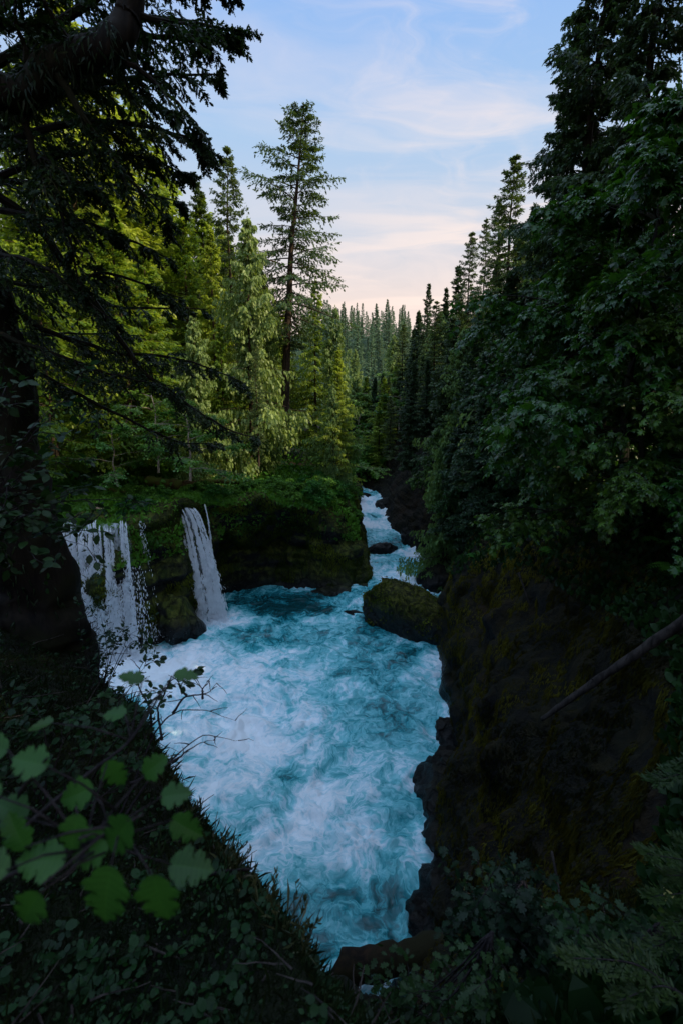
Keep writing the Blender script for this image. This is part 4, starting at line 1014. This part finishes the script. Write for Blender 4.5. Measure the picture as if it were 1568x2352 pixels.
# hanging moss on the right cliff
mb = MB()
P, Nn = scatter(190000, seg(6, 13) & (KC > 1.15) & (KC < 3.5), (.6 + np.clip(KC - 1.6, 0, 1.4)) / np.maximum(QD, 3) ** 1.2)
cl = fbm(P * np.array([1.1, 1.1, .45]), 2, 5) > -.55; P, Nn = P[cl], Nn[cl]; n = len(P)
outw = norm(Nn * np.array([1, 1, .2]) * np.sign(-(Nn[:, 0:1]) + 1e-6))
ax_ = norm(outw * rng.uniform(.05, .5, (n, 1)) + np.array([0, 0, -1.0]) + rng.normal(0, .22, (n, 3)))
place_leaves(mb, P + outw * .02, ax_, outw, rng.uniform(.07, .30, n), T_BLADE * np.array([2.6, 1, 1]), np.clip(.08 + .45 * fbm(P * .9, 2, 8) + .6 * sstep(3, 9, P[:, 2] + .12 * P[:, 1] - 2) * sstep(13, 27, P[:, 1]), 0, 1))
tag(mb.build('moss', M['moss']), 'brown and olive moss and grass hanging down the right cliff', 'moss', kind='stuff')
# green cover on the right rim
mb = MB()
P, Nn = scatter(26000, seg(3, 13) & (KC > 2.75) & (KC < 4.2), 1 / np.maximum(QD, 3))
n = len(P); ax_ = norm(UPZ + rng.normal(0, .7, (n, 3)))
place_leaves(mb, P, ax_, norm(rng.normal(0, 1, (n, 3)) + UPZ * .6), rng.uniform(.12, .34, n), T_OVAL, np.clip(.3 + .6 * fbm(P * .5, 2, 8), 0, 1))
tag(mb.build('ground_cover', M['shrub']), 'dark leafy ground cover on the rim of the right cliff', 'ground cover', kind='stuff')
# plateau and waterfall wall
mb = MB()
P, Nn = scatter(70000, seg(23, nS - 2) & (KC > 2.3) & (KC < 4.3) & (ctr[..., 1] < 75), np.where(KC < 3, .9, 1.6) * (.12 + (fbm(ctr * .45, 2, 88) > -.15)))
n = len(P); ax_ = norm(UPZ + rng.normal(0, .8, (n, 3)))
place_leaves(mb, P + Nn * .05, ax_, norm(rng.normal(0, 1, (n, 3)) + UPZ * .8 + np.array([0, -.5, 0])), rng.uniform(.12, .36, n), T_OVAL, np.clip(.45 + .7 * fbm(P * .4, 2, 8), 0, 1))
tag(mb.build('ground_cover', M['cover']), 'bright green leafy ground cover on the plateau and its overhanging edge', 'ground cover', kind='stuff')
mb = MB()
P, Nn = scatter(60000, seg(23, nS - 3) & (KC > 1.15) & (KC < 3.1) & (ctr[..., 1] < 60))
cl = vnoise(P * .8, 15) > -.05; P, Nn = P[cl], Nn[cl]; n = len(P)
outw = norm(Nn * np.array([1, 1, .2])); outw = np.where((outw[:, 1:2] > 0), -outw, outw)
ax_ = norm(outw * rng.uniform(.1, .8, (n, 1)) + np.array([0, 0, -1.0]) + rng.normal(0, .3, (n, 3)))
place_leaves(mb, P + outw * .02, ax_, outw, rng.uniform(.12, .34, n), T_BLADE * np.array([3, 1, 1]), np.clip(.2 + .6 * fbm(P * .5, 2, 9), 0, 1))
tag(mb.build('moss', M['moss_green']), 'moss hanging on the dark wall around the waterfalls', 'moss', kind='stuff')
# near bank: grass and small leaves
mb = MB()
nb_mask = seg(12, 24) & (KC > 2.55) & (KC < 5.2)
P, Nn = scatter(170000, nb_mask, 1 / np.maximum(QD, 1.2) ** 1.6)
n = len(P); d_ = np.linalg.norm(P - CAM, axis=1)
ax_ = norm(UPZ * .8 + rng.normal(0, .55, (n, 3)) + np.array([.25, .15, -.1]))
place_leaves(mb, P, ax_, norm(rng.normal(0, 1, (n, 3))), rng.uniform(.02, .075, n) * (1 + 1.8 * (rng.uniform(0, 1, n) > .95)) * np.clip(.25 + d_ * .16, .4, 1.5), T_BLADE * np.array([.95, 1, 1]), np.clip(.35 + .5 * fbm(P * 1.2, 2, 8) + rng.normal(0, .15, n), 0, 1))
tag(mb.build('grass', M['grass']), 'dense dark grass covering the near bank', 'grass', kind='stuff')
mb = MB()
P, Nn = scatter(8000, nb_mask, (.15 + (fbm(ctr * 1.1, 2, 90) > .0)) / np.maximum(QD, 1.2) ** 1.5)
n = len(P); d_ = np.linalg.norm(P - CAM, axis=1)
place_leaves(mb, P + UPZ * rng.uniform(.0, .14, (n, 1)), norm(rng.normal(0, 1, (n, 3)) + UPZ * .1), norm(rng.normal(0, .5, (n, 3)) + UPZ), rng.uniform(.010, .026, n) * np.clip(.5 + d_ * .26, .7, 3), T_OVAL, np.clip(.4 + rng.normal(0, .25, n), 0, 1))
tag(mb.build('undergrowth', M['shrub']), 'small leaved undergrowth creeping over the near bank', 'undergrowth', kind='stuff')
mb = MB()
P, Nn = scatter(600, nb_mask, (fbm(ctr * .8, 2, 190) > .05) / np.maximum(QD, 1.4) ** 1.4)
d_ = np.linalg.norm(P - CAM, axis=1)
for c_, dd in zip(P, d_):
    k_ = int(rng.integers(4, 9)); a_ = rng.uniform(0, 6.28) + np.arange(k_) * 2.4; top = c_ + UPZ * rng.uniform(.03, .12)
    ax_ = norm(np.stack([np.cos(a_), np.sin(a_), rng.uniform(-.3, .5, k_)], -1))
    place_leaves(mb, top + ax_ * .012 - UPZ * rng.uniform(0, .05, (k_, 1)), ax_, norm(UPZ + rng.normal(0, .3, (k_, 3))), rng.uniform(.03, .06, k_) * min(1.8, .5 + .2 * dd), T_SERR, np.clip(.45 + rng.normal(0, .25, k_), 0, 1))
tag(mb.build('undergrowth', M['shrub']), 'whorls of toothed leaves scattered through the near bank grass', 'undergrowth', kind='stuff')
mb = MB()
P, Nn = scatter(420, nb_mask, 1 / np.maximum(QD, 1.2) ** 1.5); n = len(P)
D_ = norm(rng.normal(0, 1, (n, 3)) * np.array([1, 1, .25])); l_ = rng.uniform(.08, .5, n) * np.clip(QD.min() + P[:, 1] * .2, .6, 1.6)
C_ = grow(rng, P + UPZ * .04, D_, l_, 6, .02, .10); tubes(mb, C_, np.linspace(.0045, .0015, 6)[None].repeat(n, 0) * (1 + P[:, 1:2] * .15), 4)
tag(mb.build('litter', M['log']), 'dead twigs and sticks lying in the near bank grass', 'litter', kind='stuff')
# forest floor plants further back
mb = MB()
P, Nn = scatter(24000, (seg(24, nS) | seg(0, 12)) & (KC > 3.6) & (KC < 5.6) & (ctr[..., 1] < 110))
n = len(P)
place_leaves(mb, P + UPZ * rng.uniform(.0, .9, (n, 1)), norm(rng.normal(0, 1, (n, 3))), norm(rng.normal(0, .6, (n, 3)) + UPZ), rng.uniform(.25, .6, n), T_OVAL, np.clip(.4 + rng.normal(0, .25, n), 0, 1))
tag(mb.build('undergrowth', M['cover']), 'leafy undergrowth on the forest floor beneath the trees', 'undergrowth', kind='stuff')

# ------------------------------------------------------------------ near plants
def plant(name, root, stems, leafm, label, cat, seed, size, tpl, per=14, woodm='twig', twig=.35, horiz=.4, r0=.008, lean=.0, nsub=5, bare=.15, leafy=1.0, group=None, petiole=.6):
    """stems: list of way point lists (world). leaves sit on side twigs"""
    g = np.random.default_rng(seed); root = np.array(root, float)
    e = empty(name, root, label, cat, group); wood = MB(); lv = MB()
    for pts in stems:
        C = catmull(np.array(pts, float) - root, [6] * (len(pts) - 1)); C = C + np.cumsum(g.normal(0, .01 * twig / .35, C.shape), 0)
        uu = np.linspace(0, 1, len(C)); tubes(wood, C[None], (r0 * (1.1 - uu))[None], 5)
        u = np.linspace(bare, 1, nsub); idx = u * (len(C) - 1); i0 = np.clip(idx.astype(int), 0, len(C) - 2); f = (idx - i0)[:, None]
        S = C[i0] * (1 - f) + C[i0 + 1] * f; Tn = norm(C[i0 + 1] - C[i0])
        D = norm(Tn * .8 + g.normal(0, .6, S.shape)); Lt = twig * g.uniform(.5, 1.2, nsub)
        P2 = grow(g, S, D, Lt, 4, .12, .15); tubes(wood, P2, np.linspace(r0 * .45, r0 * .15, 4)[None].repeat(nsub, 0), 4)
        m_ = max(1, int(per * leafy)); v = g.uniform(.1, 1.05, (nsub, m_)); idx = np.clip(v, 0, 1) * 3; j0 = np.clip(idx.astype(int), 0, 2); f = (idx - j0)[..., None]; bi = np.arange(nsub)[:, None]
        Q = P2[bi, j0] * (1 - f) + P2[bi, j0 + 1] * f
        od = norm(norm(P2[bi, j0 + 1] - P2[bi, j0]) * .6 + g.normal(0, .8, Q.shape) * np.array([1, 1, .35]))
        Q = Q + od * size * petiole * .5
        place_leaves(lv, Q.reshape(-1, 3), norm(od + np.array([0, 0, -.3])).reshape(-1, 3), norm(UPZ + g.normal(0, horiz, Q.shape)).reshape(-1, 3), (size * g.uniform(.55, 1.2, v.shape)).ravel(), tpl, np.clip(g.normal(.45, .22, v.size), 0, 1))
    wood.build('stems', M[woodm], e, True)
    if leafy > 0: lv.build('leaves', leafm, e)
    return e

# leafy vine maple / alder at mid left, 4 to 6 m away
st_ = []
for (x1, y1, Y1) in ((120, 1130, 4.6), (210, 1170, 4.8), (290, 1150, 5.2), (180, 1050, 5.0), (90, 1000, 4.4), (230, 980, 5.4), (140, 900, 5), (40, 900, 4.2), (60, 1180, 4.2), (200, 1250, 4.6), (330, 1170, 5.6), (100, 1230, 4.3), (20, 1080, 4.0), (150, 1220, 5), (0, 820, 4.2), (60, 1300, 4)):
    st_.append([tuple(at(-160, 1500, 4.2)), tuple(at(-90, 1300, 4.2)), tuple(at(x1 * .35 - 40, y1 * .5 + 590, 4.3)), tuple(at(x1, y1, Y1))])
plant('leafy_shrub', st_[0][0], st_, M['near'], 'dark leafy shrub overhanging the broad waterfall from the left edge', 'shrub', 91, .105, T_OVAL, 10, twig=.42, nsub=8, r0=.012)
# fine shrub in front of the broad fall and along the tree base
rt = at(225, 1530, 7.6)
st_ = [[tuple(rt + [0, 0, -.6]), tuple(at(200 + 15 * i, 1480, 7.5)), tuple(at(xx, yy, 7.4))] for i, (xx, yy) in enumerate(((180, 1385), (225, 1410), (265, 1430), (215, 1350), (300, 1450), (330, 1440), (255, 1490), (360, 1490)))]
plant('thin_shrub', st_[0][0], st_, M['near'], 'thin shrub with fine leaves before the foot of the broad waterfall', 'shrub', 92, .075, T_OVAL, 8, twig=.35, nsub=7)
# twiggy shrub on the bank edge with bare tips
def tw(*w): return [tuple(at(*q)) for q in w]
bare_stems = [tw((230, 1960, 3.2), (290, 1840, 3.4), (350, 1690, 3.6), (400, 1635, 3.7), (465, 1630, 3.8), (528, 1655, 3.9)),
    tw((240, 1950, 3.2), (330, 1800, 3.4), (380, 1750, 3.5), (455, 1690, 3.6), (540, 1702, 3.7)),
    tw((300, 1800, 3.3), (400, 1745, 3.5), (450, 1712, 3.6), (494, 1696, 3.7)),
    tw((375, 1700, 3.5), (372, 1620, 3.6), (395, 1570, 3.7), (440, 1545, 3.8)),
    tw((400, 1635, 3.7), (430, 1600, 3.8), (478, 1590, 3.9), (505, 1565, 3.9)),
    tw((350, 1690, 3.6), (345, 1620, 3.6), (320, 1560, 3.7), (340, 1510, 3.8)),
    tw((430, 1600, 3.8), (412, 1570, 3.8), (452, 1560, 3.9)), tw((465, 1605, 3.8), (470, 1580, 3.9), (480, 1560, 3.9))]
plant('bare_shrub', at(230, 1960, 3.2), bare_stems, M['near'], 'dark twiggy shrub with bare crooked twigs against the pool', 'shrub', 93, .07, T_OVAL, 2, twig=.16, nsub=5, r0=.011, bare=.3, leafy=.0)
st_ = [tw((150, 1900, 3.4), (230, 1700, 3.5), (300, 1580, 3.7), (340, 1520, 3.8)), tw((150, 1900, 3.4), (260, 1720, 3.5), (340, 1620, 3.6), (420, 1560, 3.7)),
       tw((120, 1900, 3.2), (180, 1720, 3.3), (290, 1640, 3.4)), tw((160, 1880, 3.3), (300, 1760, 3.4), (380, 1600, 3.6)), tw((100, 1850, 3.1), (160, 1690, 3.2), (230, 1620, 3.3)),
       tw((100, 1850, 3.1), (90, 1700, 3.1), (60, 1600, 3.2)), tw((100, 1850, 3.1), (30, 1760, 3.0), (0, 1650, 3.0))]
plant('leafy_shrub', st_[0][0], st_, M['near'], 'leafy shrub on the near bank growing before the white pool', 'shrub', 94, .065, T_OVAL, 9, twig=.20, nsub=9, r0=.007)
# large lobed leaves close to the lens
leaves = MB(); stemb = MB()
root = at(-250, 2150, 1.1)
LV = [  # px, py, Y, axis angle in the picture (0 = right, 90 = down), length in metres, tilt
 (255, 1990, .62, 100, .125, .3), (352, 2010, .62, 80, .115, .3), (300, 1880, .68, 125, .10, .5), (395, 1880, .78, 30, .085, .4), (250, 1925, .70, 150, .10, .6),
 (390, 1985, .72, 5, .10, .9), (150, 1975, .68, 185, .10, .6), (110, 1760, .72, 190, .09, .9), (215, 1810, .78, 160, .09, .6), (60, 1880, .72, 200, .09, .7),
 (180, 1870, .70, 100, .08, .5), (330, 1565, 1.15, 200, .085, 1.35), (400, 1548, 1.2, 5, .085, 1.4), (290, 1640, 1.1, 180, .08, 1.3), (120, 1660, 1.0, 170, .08, 1.3),
 (60, 1950, .68, 240, .085, .5), (20, 2000, .64, 200, .085, .6), (330, 1780, .85, 320, .08, .8), (245, 1750, .85, 60, .08, .5), (20, 1720, .75, 180, .08, .9), (370, 1830, .8, 350, .075, .7), (90, 2050, .6, 120, .09, .5), (0, 1830, .7, 200, .08, .6)]
gq = np.random.default_rng(95)
cen = at(215, 1930, .70)
h_ = [(0, 0), (.10, -.02), (.24, .02), (.34, .10), (.29, .14), (.43, .18), (.50, .27), (.40, .28), (.45, .36), (.31, .37), (.24, .41), (.33, .46), (.42, .53), (.33, .56), (.37, .64), (.25, .65), (.17, .68), (.23, .76), (.20, .84), (.10, .85), (.07, .93), (0, 1.0)]
hp = np.array(h_, float)
tt = np.linspace(0, len(hp) - 1, 64); hp = np.stack([np.interp(tt, np.arange(len(hp)), hp[:, 0]), np.interp(tt, np.arange(len(hp)), hp[:, 1])], 1)
for (px, py, Y, ang, ln, tilt) in LV:
    ln *= .80
    o = at(px, py, Y); a_r = R(ang)
    rgt = np.array([1, 0, 0.]); dn = np.array([0, -sp_ * 1.0, -cp_]); fw = np.array([0, cp_, -sp_])
    y = rgt * math.cos(a_r) + dn * math.sin(a_r) + fw * gq.uniform(-.2, .2); y /= np.linalg.norm(y)
    nv = -fw * math.cos(tilt) + UPZ * math.sin(tilt) + gq.normal(0, .12, 3); nv = nv - y * nv.dot(y); nv /= np.linalg.norm(nv); x = np.cross(y, nv)
    # fan of quads from the midrib so the blade folds and has pleats along the side veins
    rows_ = []
    K = len(hp)
    fr = np.array([-1, -.82, -.6, -.4, -.2, -.06, 0, .06, .2, .4, .6, .82, 1])
    V = []
    for ki, (hx, hy) in enumerate(hp):
        for q in fr:
            w = abs(q); 
            yy = hy * (1 - .0 * w) + (0.0 if w < 1 else 0) 
            ymid = min(1.0, hy * 1.0 - .12 * w * (1 if 0 < hy < 1 else 0))
            zz = .07 * w ** 1.2 * hx * 2 - .14 * hy ** 2 + .012 * math.cos(hy * 6.28 * 6 - w * 3) * (w > .1)
            hm = ki / (K - 1.0)
            if w < .99: hy = hm
            else: hy = hp[ki, 1]
            hs = .40 * math.sin(math.pi * min(1, max(0, hy)) ** .72) + .02
            X_ = q * hx * .86
            zz = .10 * abs(X_) - .14 * hy ** 2
            V.append(o + ln * (x * X_ + y * (hy + .25 * abs(X_) * (hy < .97)) + nv * zz))
    ti = gq.uniform(.35, .8)
    tv = np.array([min(1, ti + .35 * (abs(q) < .05) + .28 * (k_ % 7 == 0) - .12 * (k_ % 7 in (3, 4))) for k_ in range(K) for q in fr])
    leaves.add(np.array(V) - root, grid_faces(K, 13), tv)
    base = cen + gq.normal(0, .03, 3) if Y < .9 else at(300, 1700, 1.0)
    mid = (o + base) / 2 + np.array([0, 0, .01])
    tubes(stemb, (np.stack([base, mid, o + y * ln * .05]) - root)[None], np.array([[.0026, .002, .0014]]), 5)
for w in (tw((-250, 2150, 1.1), (-60, 2050, .9), (90, 1980, .75), (215, 1930, .70), (330, 1870, .74)), tw((-60, 2050, .9), (60, 1900, .85), (200, 1780, .9), (300, 1700, 1.0), (380, 1580, 1.1)), tw((-60, 2050, .9), (0, 1900, .8), (60, 1800, .75), (110, 1740, .72))):
    C = catmull(np.array(w) - root, [6] * (len(w) - 1)); tubes(stemb, C[None], np.linspace(.006, .002, len(C))[None], 6)
e = empty('broadleaf_plant', root, 'out of focus plant with large toothed green leaves, closest of all', 'plant')
stemb.build('stems', M['twig'], e, True)
M['big_leaf'] = leaf_mat('large_leaf', (.006, .036, .005), (.036, .135, .020), .34, .42, .35, 6)
leaves.build('leaves', M['big_leaf'], e, True)

# tall grass stalks standing up from the lip
gs = np.random.default_rng(97)
n_st = 0
for i in range(95):
    t = gs.uniform(0, 1) ** .8
    px = np.interp(t, [0, .25, .5, .75, 1], [345, 400, 515, 655, 830]) + gs.uniform(-12, 12); py = np.interp(t, [0, .25, .5, .75, 1], [1740, 1860, 2000, 2140, 2290]) + 25; Y = np.interp(t, [0, .25, .5, .75, 1], [5.5, 4.2, 3.0, 2.1, 1.4])
    if Y < 1.9: continue
    a = at(px, py, Y); hgt = gs.uniform(.14, .42) * (1 if Y > 2 else .55)
    d = norm(np.array([gs.normal(.12, .16), gs.normal(0, .15), 1.0]))
    q = np.stack([a + d * hgt * v + np.array([.10 * hgt * v * v * gs.uniform(-1, 2), 0, 0]) for v in np.linspace(0, 1, 5)]) - a
    mb = MB(); tubes(mb, q[None], np.linspace(.0034, .0015, 5)[None] * (.6 + Y * .25), 4)
    kk_ = 7; ps = q[-1] + (q[-2] - q[-1]) * gs.uniform(0, 1.2, (kk_, 1)); place_leaves(mb, ps, norm(d + gs.normal(0, .35, (kk_, 3))), norm(gs.normal(0, 1, (kk_, 3))), np.full(kk_, .03 + .004 * Y), T_SPIKE, np.full(kk_, .6))
    place_leaves(mb, q[1][None].repeat(2, 0), norm(d * .5 + gs.normal(0, .6, (2, 3))), norm(gs.normal(0, 1, (2, 3))), np.full(2, hgt * .5), T_BLADE, np.full(2, .4))
    o = mb.build('grass_stalk', M['stalk']); o.location = tuple(a)
    tag(o, 'thin grass stalk standing up from the near bank edge before the white water', 'grass stalk', 'grass stalks along the near bank edge')

# lower right: oak-leaved bush, leafy bush, young conifers and fern
T_LOBE = mirror([(0, 0, 0), (.10, .12, 0), (.24, .20, .02), (.13, .32, 0), (.34, .44, .03), (.30, .54, .02), (.15, .56, 0), (.28, .72, .02), (.22, .82, 0), (.10, .82, 0), (0, 1, -.06)])
def mound(cx, cy, Y, spread, n, rootp):
    g = np.random.default_rng(int(cx)); r = []
    for k in range(n):
        x1 = cx + g.uniform(-1, 1) * spread[0]; y1 = cy + g.uniform(-1, .9) * spread[1] * (1 - .5 * ((x1 - cx) / spread[0]) ** 2)
        Yk = Y + g.uniform(-.5, .5); r.append([rootp, tuple((np.array(rootp) * .45 + np.array(at(x1, y1 + 120, Yk)) * .55)), tuple(at(x1, y1, Yk))])
    return r
rp = (1.9, 4.2, 11.2)
plant('oak_leaved_bush', rp, mound(1165, 2130, 4.0, (125, 165), 26, rp), M['near'], 'bush of lobed bluish green leaves before the foot of the right cliff', 'bush', 101, .105, T_LOBE, 12, twig=.34, nsub=6, r0=.012)
rp = (2.6, 3.2, 11.9)
plant('leafy_bush', rp, mound(1400, 2250, 3.2, (160, 170), 26, rp), M['near'], 'dark leafy bush in the lower right corner', 'bush', 102, .09, T_LOBE, 12, twig=.3, nsub=6, r0=.010)
rp = (1.0, 2.6, 12.6)
plant('leafy_bush', rp, mound(1010, 2290, 2.8, (170, 70), 18, rp), M['near'], 'low dark bush at the bottom under the mossy log', 'bush', 103, .07, T_LOBE, 10, twig=.22, nsub=6, r0=.007)
M['young_fir'] = leaf_mat('young_fir_needles', (.007, .020, .004), (.026, .056, .009), .35, .5, .3, 2)
def sprig(root, tips, label, seed, size=.05, twl=.22):
    g = np.random.default_rng(seed); root = np.array(root, float); wood = MB(); cr = MB(); e = empty('fir_sapling', root, label, 'sapling')
    for tpt in tips:
        tpt = np.array(tpt); mid = (root + tpt) / 2 + np.array([0, 0, .12]); C = catmull(np.stack([root, mid, tpt]) - root, [10, 10]); n = len(C)
        tubes(wood, C[None], np.linspace(.008, .002, n)[None], 5)
        m_ = 26; u = np.linspace(.3, 1, m_); idx = u * (n - 1); i0 = np.clip(idx.astype(int), 0, n - 2); f = (idx - i0)[:, None]; S = C[i0] * (1 - f) + C[i0 + 1] * f; Tn = norm(C[i0 + 1] - C[i0])
        sd = norm(np.cross(Tn, UPZ)) * np.where(np.arange(m_) % 2, 1, -1)[:, None]; D = norm(.8 * Tn + .7 * sd + g.normal(0, .12, S.shape)); Lt = twl * (1.15 - u) * g.uniform(.7, 1.2, m_) + .03
        q = 14; v = (np.arange(q) + .3) / q; ps = S[:, None] + D[:, None] * (Lt[:, None] * v)[..., None]
        s2 = norm(np.cross(D, UPZ))[:, None] * np.where(np.arange(q) % 2, 1, -1)[None, :, None]
        place_leaves(cr, ps.reshape(-1, 3), norm(D[:, None] * .8 + s2 * .7 + g.normal(0, .15, ps.shape)).reshape(-1, 3), norm(UPZ + g.normal(0, .3, ps.shape)).reshape(-1, 3), np.full(m_ * q, size) * g.uniform(.7, 1.2, m_ * q), T_SPIKE, g.uniform(.3, .9, m_ * q))
    wood.build('stems', M['twig'], e, True); cr.build('needles', M['young_fir'], e); return e
sprig((3.3, 2.9, 12.4), [at(1480, 1960, 2.9), at(1495, 2060, 2.8), at(1490, 2180, 2.7), at(1560, 1930, 3), at(1540, 2120, 2.7), at(1530, 2010, 2.9)], 'young fir with yellow green tips at the right edge', 105)
sprig((3.4, 3.3, 13.2), [at(1500, 1795, 3.1), at(1560, 1760, 3.2)], 'small fir sprig above the yellow green young fir', 106)
sprig((1.9, 2.0, 12.9), [at(1300, 2200, 2.0), at(1420, 2300, 1.9)], 'low dark young fir in the bottom right corner', 107, .04, .16)
# ferns
def fern(loc, n, ln, label, seed, group=None):
    g = np.random.default_rng(seed); mb = MB(); loc = np.array(loc, float)
    for k in range(n):
        a = g.uniform(0, 6.28); l_ = ln * g.uniform(.7, 1.1); u = np.linspace(0, 1, 16)
        C = np.stack([np.cos(a) * l_ * u, np.sin(a) * l_ * u, l_ * (.7 * u - .75 * u * u)], -1)
        tubes(mb, C[None], np.linspace(.006, .002, 16)[None], 3); Tn = norm(np.gradient(C, axis=0)); sd = norm(np.cross(Tn, UPZ))
        for s_ in (-1, 1):
            place_leaves(mb, C[1:], norm(sd[1:] * s_ + .35 * Tn[1:]), norm(UPZ + g.normal(0, .15, (15, 3))), l_ * .26 * np.sin(np.clip(u[1:] * 3.0 + .25, 0, 3.1)) + .01, T_SPIKE, g.uniform(.3, .8, 15))
    o = mb.build('fern', M['cover']); o.location = tuple(loc); return tag(o, label, 'fern', group)
for (px, Y, s_) in ((1520, 15, .9), (1560, 13, .9), (1490, 17, .8), (1180, 23, .8), (1090, 27, .7), (1270, 20, .8)):
    X = float(at(px, 1300, Y)[0]); fern((X, Y, ground(X, Y)), 12, s_, 'sword fern among the rim plants of the right cliff', int(px), 'ferns on the rim of the right cliff')

# ------------------------------------------------------------------ light
SUN_EL, SUN_AZ = R(36), R(108)      # azimuth measured from the view direction (+Y) to the right (+X)
sd_ = Vector((math.sin(SUN_AZ) * math.cos(SUN_EL), math.cos(SUN_AZ) * math.cos(SUN_EL), math.sin(SUN_EL)))
sl = bpy.data.lights.new('sun', 'SUN'); sl.energy = 5.0; sl.angle = R(.5); sl.color = (1.0, .82, .55)
so = bpy.data.objects.new('sun', sl); COL.objects.link(so); so.rotation_euler = sd_.to_track_quat('Z', 'Y').to_euler()

w = bpy.data.worlds.new('World'); scene.world = w; w.use_nodes = True; nt = w.node_tree; nt.nodes.clear()
out = nt.nodes.new('ShaderNodeOutputWorld'); bg = N(nt, 'Background'); L(nt, bg.outputs[0], out.inputs[0])
sky = N(nt, 'TexSky'); sky.sky_type = 'NISHITA'; sky.sun_disc = False; sky.sun_elevation = SUN_EL; sky.sun_rotation = SUN_AZ
sky.air_density = 1.0; sky.dust_density = .6; sky.ozone_density = 1.5
bg.inputs[1].default_value = .1
tc = N(nt, 'TexCoord'); sx = N(nt, 'SeparateXYZ'); L(nt, tc.outputs['Generated'], sx.inputs[0])
# thin evening haze, pink towards the horizon and the sun side
zf = remap(nt, sx.outputs[2], .62, .10)
sidef = remap(nt, sx.outputs[0], -.35, .75)
cr = N(nt, 'ValToRGB'); L(nt, sx.outputs[2], cr.inputs[0]); e = cr.color_ramp.elements
e[0].position = .08; e[0].color = (1.0, .78, .68, 1); e[1].position = .62; e[1].color = (.31, .56, 1.05, 1)
for p_, c_ in ((.20, (.96, .79, .71)), (.31, (.68, .73, .83)), (.44, (.46, .66, .93))):
    x = e.new(p_); x.color = (*c_, 1)
hz = mixc(nt, 1.0, cr.outputs[0], (10, 10, 10), 'MULTIPLY')
base = mixc(nt, mathn(nt, 'MAXIMUM', remap(nt, sx.outputs[2], .95, .25, .75, .92), 0.0), sky.outputs[0], hz)
# cirrus: stretched, warped streaks on a flat layer high above
zz = mathn(nt, 'MAXIMUM', sx.outputs[2], .04)
cx = N(nt, 'CombineXYZ'); L(nt, mathn(nt, 'DIVIDE', sx.outputs[0], zz), cx.inputs[0]); L(nt, mathn(nt, 'DIVIDE', sx.outputs[1], zz), cx.inputs[1])
mp = N(nt, 'Mapping'); L(nt, cx.outputs[0], mp.inputs[0]); mp.inputs['Rotation'].default_value = (0, 0, R(-28)); mp.inputs['Scale'].default_value = (.6, 1.25, 1); mp.inputs['Location'].default_value = (3.3, 1.2, 0)
wn = noise(nt, .8, 3, .5, 0, mp.outputs[0]); mv = N(nt, 'VectorMath', operation='MULTIPLY_ADD'); L(nt, wn.outputs['Color'], mv.inputs[0]); mv.inputs[1].default_value = (2.4, 2.4, 0); L(nt, mp.outputs[0], mv.inputs[2])
n1 = noise(nt, .9, 8, .55, .5, mv.outputs[0])
cf = mathn(nt, 'MULTIPLY', remap(nt, n1.outputs[0], .44, .66), mathn(nt, 'ADD', mathn(nt, 'MULTIPLY', sidef, .95), .12))
base = mixc(nt, cf, base, (11.6, 9.3, 8.1))
mp2 = N(nt, 'Mapping'); L(nt, tc.outputs['Generated'], mp2.inputs[0]); mp2.inputs['Rotation'].default_value = (0, R(38), R(10)); mp2.inputs['Scale'].default_value = (2.2, 3.0, 7.0); mp2.inputs['Location'].default_value = (.7, 2.2, 4.1)
w2 = noise(nt, .9, 3, .5, 0, mp2.outputs[0]); v2 = N(nt, 'VectorMath', operation='MULTIPLY_ADD'); L(nt, w2.outputs['Color'], v2.inputs[0]); v2.inputs[1].default_value = (2.6, 2.6, 2.6); L(nt, mp2.outputs[0], v2.inputs[2])
n2 = noise(nt, .8, 8, .6, .8, v2.outputs[0])
base = mixc(nt, mathn(nt, 'MULTIPLY', remap(nt, n2.outputs[0], .50, .72), mathn(nt, 'MULTIPLY', sidef, .85)), base, (10.8, 9.0, 8.3))
base = mixc(nt, remap(nt, sx.outputs[2], .66, .88, 0, .9), base, (8.4, 11.2, 15.5))   # unseen bright veil added overhead to lift the ambient light
L(nt, base, bg.inputs[0])

scene.view_settings.view_transform = 'Standard'; scene.view_settings.look = 'None'; scene.view_settings.exposure = 0; scene.view_settings.gamma = 1
scene.render.engine = 'CYCLES'
cy = scene.cycles; cy.use_denoising = True; cy.max_bounces = 5; cy.diffuse_bounces = 3; cy.glossy_bounces = 2; cy.transmission_bounces = 3; cy.transparent_max_bounces = 4
cy.use_adaptive_sampling = True; cy.caustics_reflective = False; cy.caustics_refractive = False
try: cy.denoiser = 'OPENIMAGEDENOISE'
except Exception: pass
